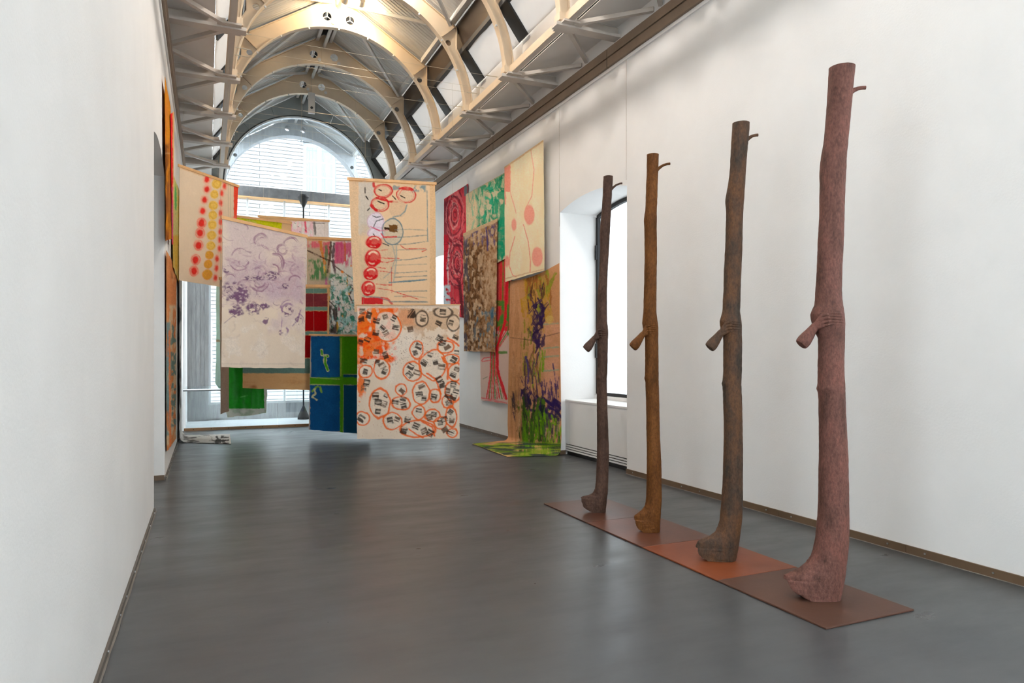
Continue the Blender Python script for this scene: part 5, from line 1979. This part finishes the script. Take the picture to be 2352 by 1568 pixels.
T3 = [(283, 1683, 1721), (312, 1681, 1719), (391, 1677, 1712.5), (429, 1672, 1710), (460, 1666, 1708), (484, 1668.5, 1706), (553, 1667, 1704.6), (621, 1663.6, 1702), (673, 1662, 1700), (714, 1660, 1699), (727, 1656.5, 1700.5), (737, 1654, 1702), (748, 1655, 1703), (763, 1660, 1703), (781, 1662, 1703.5), (849, 1662, 1703), (877, 1660, 1702), (881, 1658.3, 1702), (886, 1660, 1702.4), (903, 1661, 1703), (960, 1663, 1704.6), (1028, 1663, 1705.7), (1099, 1661, 1705), (1153, 1658, 1705.7), (1196, 1653.5, 1703.5), (1215, 1648, 1701.5), (1225, 1642, 1700), (1235, 1628, 1699), (1242, 1609, 1698), (1249, 1599, 1697), (1262, 1597, 1695), (1276, 1598, 1692.5), (1284, 1608, 1691), (1290, 1622, 1689)]
T2 = [(355, 1486, 1513), (380, 1485.6, 1512), (440, 1484, 1510), (487, 1482, 1508), (501, 1479, 1508.6), (530, 1480.5, 1508), (581, 1481, 1508.6), (648, 1479.7, 1507.8), (715, 1478, 1507), (732, 1476.5, 1509.5), (742, 1475.4, 1511), (752, 1477, 1512), (768, 1480.5, 1512), (780, 1482, 1511.7), (825, 1482, 1512), (865, 1481.2, 1512.4), (869, 1480, 1512.6), (874, 1482.5, 1512.8), (906, 1483.6, 1513.8), (990, 1485, 1515), (1065, 1486, 1518.6), (1133, 1485, 1520), (1155, 1483, 1519.4), (1165, 1480, 1518.6), (1174, 1473, 1518), (1180, 1464, 1517.6), (1186, 1457, 1517.2), (1197, 1455, 1516.6), (1208, 1455.6, 1516), (1216, 1462, 1515.6), (1223, 1474, 1515)]
T1 = [(405, 1386, 1408), (440, 1384.6, 1405.6), (487, 1382, 1403.4), (520, 1378.5, 1401.5), (535, 1377, 1400.7), (562, 1378.5, 1399.3), (621, 1376.6, 1396), (675, 1372.6, 1394), (736, 1370.7, 1394.5), (750, 1369.3, 1396.2), (760, 1369.5, 1397), (775, 1371.2, 1396.6), (795, 1371.8, 1396), (840, 1371.8, 1395.5), (864, 1370.6, 1394.4), (867, 1369, 1394), (871, 1370.8, 1394), (900, 1371, 1394.3), (975, 1371, 1396.4), (1050, 1371, 1398.8), (1104, 1368.8, 1397), (1122, 1366.6, 1396.5), (1132, 1362, 1396), (1138, 1353, 1395.4), (1141, 1338, 1395), (1145, 1332.5, 1394.5), (1155, 1333.5, 1393.5), (1164, 1336, 1392.5), (1171, 1346, 1391.5), (1177, 1360, 1391)]

F3 = Vector((SN, CS, 0))
R3 = Vector((CS, -SN, 0))
PLATE_T = 0.012


def smooth_tab(tab, zs, col):
    z = np.array([t[0] for t in tab])[::-1]
    v = np.array([t[col] for t in tab])[::-1]
    # linear then lightly smoothed
    return np.interp(zs, z, v)


def trunk(tab, hand_px, branch, material, seed, label, knob):
    ybot = tab[-1][0]
    tfront = (EYE - PLATE_T) * F_PX / (ybot - HY)
    rb = 0.5 * (tab[-12][2] - tab[-12][1]) * tfront / F_PX
    t0 = tfront + rb * 0.9
    k = t0 / F_PX
    rows = []
    for (y, xl, xr) in tab:
        z = EYE + (HY - y) * k
        rows.append((z, (xl - CX) * k, (xr - CX) * k))
    # stretch the foot so it stands on the plate
    zb = rows[-1][0]
    rows = [(z + (PLATE_T - zb) * max(0.0, 1 - max(z, 0) / 0.5), a, b) for z, a, b in rows]
    ztop = rows[0][0]
    zhand = EYE + (HY - hand_px[1]) * k
    zs = np.r_[np.linspace(rows[-1][0], 0.34, 64), np.arange(0.348, zhand - 0.12, 0.007), np.arange(zhand - 0.12, zhand + 0.12, 0.0025), np.arange(zhand + 0.12, ztop, 0.012), [ztop]]
    zz = np.array([r[0] for r in rows])[::-1]
    L = np.interp(zs, zz, np.array([r[1] for r in rows])[::-1])
    Rr = np.interp(zs, zz, np.array([r[2] for r in rows])[::-1])

    def sm(a, n):
        ker = np.ones(n) / n
        return np.convolve(np.pad(a, n // 2, mode='edge'), ker, 'valid')[:len(a)]
    mask = (zs > 0.3)
    Ls, Rs = sm(L, 5), sm(Rr, 5)
    L = np.where(mask, Ls, L)
    Rr = np.where(mask, Rs, Rr)
    NU = 56
    th = np.linspace(0, 2 * np.pi, NU, endpoint=False)
    # typical trunk radius above the flare
    rad = 0.5 * (np.interp(0.55, zs, Rr) - np.interp(0.55, zs, L))
    V = []
    itip = int(np.argmin(np.where(zs < 0.4, L, 1e9)))
    ztip, ltip = zs[itip], L[itip]
    for i, z in enumerate(zs):
        w = 0.5 * (Rr[i] - L[i])
        if z < 0.5 and 2 * w > 2.05 * rad:
            cx = Rr[i] - rad
            cut = cx - L[i]
            ll = (cx - ltip) * 1.12 if z <= ztip else cut
            rr = rad
            ry = rad * 1.0
        else:
            cx = 0.5 * (L[i] + Rr[i])
            ll = rr = w
            cut = 1e9
            ry = min(w, rad * 1.15) if z < 0.5 else w
        c, s = np.cos(th), np.sin(th)
        x = np.where(c >= 0, rr * c, ll * c)
        # the root lobe narrows towards its tip
        y = ry * s
        if ll > rr * 1.02:
            y = np.where(c < 0, ry * np.sign(s) * np.abs(s) ** 0.9 * (1 - 0.25 * np.clip(-c, 0, 1) ** 2 * min(1.0, (ll / rr - 1))), y)
            # sawn face: a flat cut across the root
            x = np.maximum(x, -cut + 0.25 * (y + ry) * (z <= ztip))
        nx = fbm(th * 3.0 + 7 * seed, np.full(NU, z * 9), seed * 13, 3) - 0.5
        fine = fbm(c * 3 + 40, np.full(NU, z * 42) + s * 2, seed * 17 + 3, 2) - 0.5
        amp = 0.004 + 0.003 * 0
        if z < 0.33:
            rough = (0.33 - z) / 0.33 * np.clip(-c + 0.45, 0, 1)
            rid = np.abs(fbm(x * 26 + z * 30, y * 16 + z * 6, seed * 5 + 2, 3) - 0.5)
            amp_r = -0.045 * rough * rid + 0.012 * rough * (fbm(x * 60, z * np.full(NU, 60.0), seed * 9, 2) - 0.5)
        else:
            amp_r = 0.0
        d = amp * nx + 0.0022 * fine + amp_r
        # bark squeezed into ridges beside the fingers
        gz = z - zhand
        gx = x
        win = np.exp(-((gz - 0.005) / 0.038) ** 4) * sstep(-0.35 * ll, -0.1 * ll, x) * sstep(0.75 * rr, 0.25 * rr, x) * (s < 0)
        d = d + win * 0.003 * np.sin(gz * 2 * np.pi / 0.017 + 0.8 * np.sin(x * 30))
        zk_ = EYE + (HY - knob) * k
        d = d - 0.0016 * np.exp(-((z - zk_ + 0.014 + 0.008 * np.sin(2 * th)) / 0.005) ** 2) * (s < 0.3) * (c > -0.3) + 0.0035 * np.exp(-((z - zk_) / 0.012) ** 2) * (c < -0.4)
        rr_ = np.hypot(x, y) + 1e-6
        x2 = cx + x * (1 + d / rr_)
        y2 = y * (1 + d / rr_)
        V.append(np.stack([x2, y2, np.full(NU, z)], 1))
    V = np.stack(V)
    # slightly tilted sawn top
    nv = len(zs)
    vs = V.reshape(-1, 3)
    fs = []
    for i in range(nv - 1):
        for q in range(NU):
            a = i * NU + q
            b = i * NU + (q + 1) % NU
            fs.append((a, b, b + NU, a + NU))
    base = F3 * t0
    t = thing('bronze_tree_trunk', label, 'sculpture', 'bronze tree trunks gripped by a hand', loc=(base.x, base.y, PLATE_T))
    rot = Matrix(((R3.x, F3.x, 0), (R3.y, F3.y, 0), (0, 0, 1)))
    off = np.array([base.x, base.y, 0])
    RM = np.array(rot)

    def W3(p):
        return np.asarray(p) @ RM.T + off
    topc = V[-1].mean(0) + [0, 0, 0.004]
    P = [tuple(p) for p in W3(vs)]
    P.append(tuple(W3(topc)))
    tip = len(P) - 1
    for q in range(NU):
        fs.append(((nv - 1) * NU + q, (nv - 1) * NU + (q + 1) % NU, tip))
    fs.append(tuple(range(NU - 1, -1, -1)))
    me = MB().add(P, fs).mesh('trunk')
    smooth_by_angle(me, 38)
    put(obj('trunk', me, material), t)
    # branch stub near the top
    bx0, by0, bx1, by1, br = branch
    zb0 = EYE + (HY - by0) * k
    zb1 = EYE + (HY - by1) * k
    cxz = 0.5 * (np.interp(zb0, zs, L) + np.interp(zb0, zs, Rr))
    hw = 0.5 * (np.interp(zb0, zs, Rr) - np.interp(zb0, zs, L))
    e = (bx1 - CX) * k
    s0 = cxz + hw * 0.75
    s1 = cxz + hw * 1.12
    r0 = br * k
    pts = [(s0, 0, zb0 - 0.012), (s0 + 0.4 * (s1 - s0), 0, zb0 - 0.01), (s1, 0, zb0 - 0.004), (s1 + 0.35 * (e - s1), -0.003, zb0 + 0.55 * (zb1 - zb0)), (s1 + 0.75 * (e - s1), -0.004, zb0 + 0.93 * (zb1 - zb0)), (e, -0.004, zb1)]
    put(obj('branch_stub', MB().tube([tuple(W3(p)) for p in pts], [r0 * 2.2, r0 * 1.9, r0 * 1.25, r0, r0 * 0.95, r0 * 0.98], 14), material, smooth=False), t)
    smooth_by_angle(bpy.data.objects[t.children[-1].name].data, 50)
    # hand and forearm
    zi = int(np.argmin(np.abs(zs - zhand)))
    cxh = 0.5 * (np.interp(zhand - 0.06, zs, L) + np.interp(zhand - 0.06, zs, Rr)) 
    Rt = 0.5 * (np.interp(zhand - 0.08, zs, Rr) - np.interp(zhand - 0.08, zs, L))
    hm = hand_mesh(Rt)
    hv = np.empty(len(hm.vertices) * 3)
    hm.vertices.foreach_get('co', hv)
    hv = hv.reshape(-1, 3) + [cxh, 0, zhand]
    hm.vertices.foreach_set('co', W3(hv).ravel())
    hm.update()
    put(obj('hand', hm, material, label='cast hand and forearm gripping the trunk'), t)
    return t


def hand_mesh(R):
    """right-angled grip: forearm from the lower left, fingers in front of the trunk, thumb behind.
    local axes: x to the right, y away from the viewer, z up; origin on the trunk axis at the fingers."""
    m = MB()

    def cap(pts, rs, n=14):
        # round-ended tapering limb
        pts = [Vector(p) for p in pts]
        P, Q = [], []
        d0 = (pts[0] - pts[1]).normalized()
        for a in (0.97, 0.75, 0.4):
            P.append(pts[0] + d0 * rs[0] * a)
            Q.append(rs[0] * math.sqrt(1 - a * a))
        P += pts
        Q += list(rs)
        d1 = (pts[-1] - pts[-2]).normalized()
        for a in (0.4, 0.75, 0.97):
            P.append(pts[-1] + d1 * rs[-1] * a)
            Q.append(rs[-1] * math.sqrt(1 - a * a))
        m.tube(P, Q, n)
    h = 0.088 - R            # smaller trunks: the hand closes further round
    xo = h * 0.9
    fr = -(R + 0.004)        # front of the trunk
    # forearm (sawn end) and wrist
    m.tube([(-0.197 + xo, -0.030, -0.153), (-0.194 + xo, -0.030, -0.150), (-0.187 + xo, -0.030, -0.142), (-0.174 + xo, -0.030, -0.126), (-0.156 + xo, -0.030, -0.102), (-0.138 + xo, -0.031, -0.078), (-0.124 + xo, -0.033, -0.058), (-0.112 + xo, -0.036, -0.040), (-0.104 + xo, -0.040, -0.028), (-0.098 + xo, -0.043, -0.020)],
           [0.030, 0.037, 0.0405, 0.0415, 0.0375, 0.0315, 0.0275, 0.0245, 0.0195, 0.012], 24)
    # palm: a few overlapping limbs from wrist to knuckles
    kn = []
    for i in range(4):
        zk = 0.023 - 0.0200 * i
        xk = -0.086 + 0.0045 * i + xo
        yk = max(fr * 0.85, -0.070) - 0.002 * (1.5 - abs(i - 1.5))
        kn.append((xk, yk, zk))
        cap([(-0.118 + xo, -0.034, -0.048), (-0.104 + xo, -0.046, -0.024 - 0.007 * i), (xk, yk, zk)], [0.0215, 0.0175, 0.0115], 14)
    cap([(-0.112 + xo, -0.026, -0.040), (-0.088 + xo, -0.022, -0.036), (-R - 0.006, -0.012, -0.022)], [0.020, 0.0175, 0.014], 14)
    # four fingers: knuckle, middle joint, tip digging into the bark
    lens = [1.0, 1.06, 1.0, 0.86]
    rad = [0.0086, 0.0088, 0.0084, 0.0076]
    for i in range(4):
        xk, yk, zk = kn[i]
        tx = -0.040 + 0.003 * i + xo * 0.55
        yt = -math.sqrt(max(R * R - tx * tx, 1e-4)) + 0.001
        mid = (xk + (tx - xk) * 0.55 * lens[i], min(yk, yt) - 0.015, zk + 0.0085 - 0.001 * i)
        j2 = (xk + (tx - xk) * 0.88 * lens[i], yt - 0.010, zk + 0.009)
        tip = (xk + (tx - xk) * 1.06 * lens[i], yt + 0.004, zk + 0.003)
        cap([(xk, yk, zk), mid, j2, tip], [rad[i] * 1.05, rad[i], rad[i] * 0.93, rad[i] * 0.82], 12)
    # thumb: leaves the side of the palm, wraps behind the trunk
    yb = math.sqrt(max(R * R - 0.045 ** 2 * 0.6, 1e-4))
    cap([(-0.106 + xo, -0.028, -0.036), (-R - 0.010, -0.002, -0.022), (-R - 0.001, R * 0.5, -0.004), (-R * 0.66, R * 0.86, 0.006)], [0.0165, 0.0125, 0.0105, 0.0085], 12)
    me = m.mesh('hand')
    o = bpy.data.objects.new('tmp_hand', me)
    COL.objects.link(o)
    r = o.modifiers.new('r', 'REMESH')
    r.mode = 'VOXEL'
    r.voxel_size = 0.0018
    s = o.modifiers.new('s', 'SMOOTH')
    s.factor = 0.5
    s.iterations = 3
    dg = bpy.context.evaluated_depsgraph_get()
    res = bpy.data.meshes.new_from_object(o.evaluated_get(dg))
    bpy.data.objects.remove(o)
    res.name = 'hand'
    res.polygons.foreach_set('use_smooth', [True] * len(res.polygons))
    return res


B4 = bark_mat('reddish_bronze', (112, 75, 66), (88, 59, 50), (124, 80, 70))
B3 = bark_mat('dark_olive_bronze', (92, 68, 53), (68, 58, 50), (110, 76, 52))
B2 = bark_mat('rust_brown_bronze', (112, 67, 30), (92, 54, 20), (124, 77, 36))
B1 = bark_mat('dark_brown_bronze', (88, 64, 54), (70, 50, 40), (100, 74, 62))
trunk(T4, (1878, 735), (1957, 206, 1987, 202, 4.4), B4, 4, 'reddish brown bronze tree trunk nearest the viewer, with gripping hand', 893)
trunk(T3, (1660, 751), (1718, 315, 1740.5, 310.5, 3.4), B3, 3, 'dark olive brown bronze tree trunk on the orange plate, with gripping hand', 881)
trunk(T2, (1481, 757), (1512, 385, 1539, 376, 2.9), B2, 2, 'rust brown bronze tree trunk, second from the arched window', 869)
trunk(T1, (1376, 766), (1407, 430, 1429, 421, 2.2), B1, 1, 'slender dark bronze tree trunk standing in front of the arched window', 867)


def plate_mat(name, c1, c2, rough):
    return mat(name, c1, rough, metal=0.15, rgb2=c2, vscale=2.2, bump=0.05, bscale=30, spec=0.35)


PX0, PX1 = 3.088, 3.788
PYS = [2.79, 3.672, 4.535, 5.40, 6.268]
pl_m = [plate_mat('dark_brown_steel', (92, 60, 46), (78, 52, 41), 0.5), plate_mat('orange_rust_steel', (134, 68, 36), (116, 58, 32), 0.45),
        plate_mat('pinkish_rust_steel', (104, 62, 46), (90, 54, 40), 0.38), plate_mat('brown_rust_steel', (92, 56, 42), (76, 48, 38), 0.34)]
pl_l = ['dark brown steel floor plate under the nearest bronze trunk', 'orange rusted steel floor plate under the dark olive trunk',
        'pinkish rusted steel floor plate under the rust brown trunk', 'brown steel floor plate at the window end of the row']
for k in range(4):
    me = MB().box(PX0, PX1, PYS[k] + 0.001, PYS[k + 1] - 0.001, 0.0005, PLATE_T - 0.0005).mesh('steel_plate')
    o = obj('steel_plate', me, pl_m[k], label=pl_l[k], cat='plate', group='steel plates under the trunks')
    bv = o.modifiers.new('bevel', 'BEVEL')
    bv.width = 0.003
    bv.segments = 2

# ------------------------------------------------------------------ wires across the hall
ORD += ['ninth', 'tenth']
for k, y in enumerate(WIRE_Y):
    a, b = XC - 1.86, XC + 1.86
    t = thing('suspension_wire', 'thin steel wire stretched between the edge beams, %s from the trunks' % ORD[k], 'wire', 'wires stretched across the hall', loc=(XC, y, 5.7))
    pts = [(a + (b - a) * i / 12, y, wire_z(y, a + (b - a) * i / 12)) for i in range(13)]
    put(obj('cable', MB().tube(pts, 0.0020, 5), M['wire']), t)
    for s, q in ((a, 1), (b, -1)):
        put(obj('turnbuckle', MB().tube([(s + q * 0.03, y, wire_z(y, s)), (s + q * 0.2, y, wire_z(y, s + q * 0.2))], 0.007, 6), M['wire']), t)
for (px, y0) in ((1438.5, 'joint above the window'), (1284.5, 'near jamb')):
    pa = on_x(px, 300, XR - 0.012)
    o = obj('wall_wire', MB().tube([(XR - 0.012, pa.y, 3.70 if px > 1300 else 3.42), (XR - 0.012, pa.y, 5.24)], 0.003, 5), M['tie'],
            label='thin vertical wire on the right wall above the %s side of the window' % ('near' if px > 1300 else 'far'), cat='wire')

# grey box hanging under the ridge in front of the gable
p = at(715.5, 238, 15.6)
g = thing('ceiling_box', 'flat grey box hanging under the ridge before the gable', 'sensor', loc=(p.x, p.y, p.z))
put(obj('box_body', MB().box(p.x - 0.07, p.x + 0.07, p.y - 0.03, p.y + 0.03, p.z - 0.22, p.z + 0.24), M['greybox']), g)
put(obj('lens', MB().disc((p.x, p.y - 0.032, p.z - 0.10), (0, 1, 0), 0.03, 0.012, 14), M['iron']), g)
put(obj('hanger', MB().tube([(p.x, p.y, p.z + 0.24), (p.x, p.y, 7.78)], 0.006, 6), M['wire']), g)

# ------------------------------------------------------------------ lamps of the hall and lamps added for light
PAIRS = [(12.3, 42, (1.0, 0.78, 0.5), 0.06), (10.5, 50, (1.0, 0.92, 0.82), 0.15), (8.83, 55, (1.0, 0.93, 0.84), 0.15), (7.1, 66, (1.0, 0.95, 0.9), 0.15), (5.36, 50, (1.0, 0.97, 0.94), 0.15), (3.6, 22, (1.0, 0.97, 0.95), 0.15)]  # second pair and every other after it added to even the wall light
for i, (y, e, c, s) in enumerate(PAIRS):
    for q, dx in enumerate((0.02, 0.30)):
        flood(y, XC + dx, e, 'warm floodlight under the ridge, in a row with added lamps, %s of the pair, %s pair from the far gable' % (('left', 'right')[q], ORD[i]), c, s)
for i, y in enumerate([1.9, -1.6, -5.1]):  # unseen lamps added behind the visitor to brighten the walls
    for q, dx in enumerate((-0.3, 0.3)):
        flood(y, XC + dx, (25, 80, 90)[i], 'neutral floodlight added under the ridge behind the visitor, %s of the %s pair' % (('left', 'right')[q], ORD[i]), (0.88, 0.95, 1.0), 0.3)
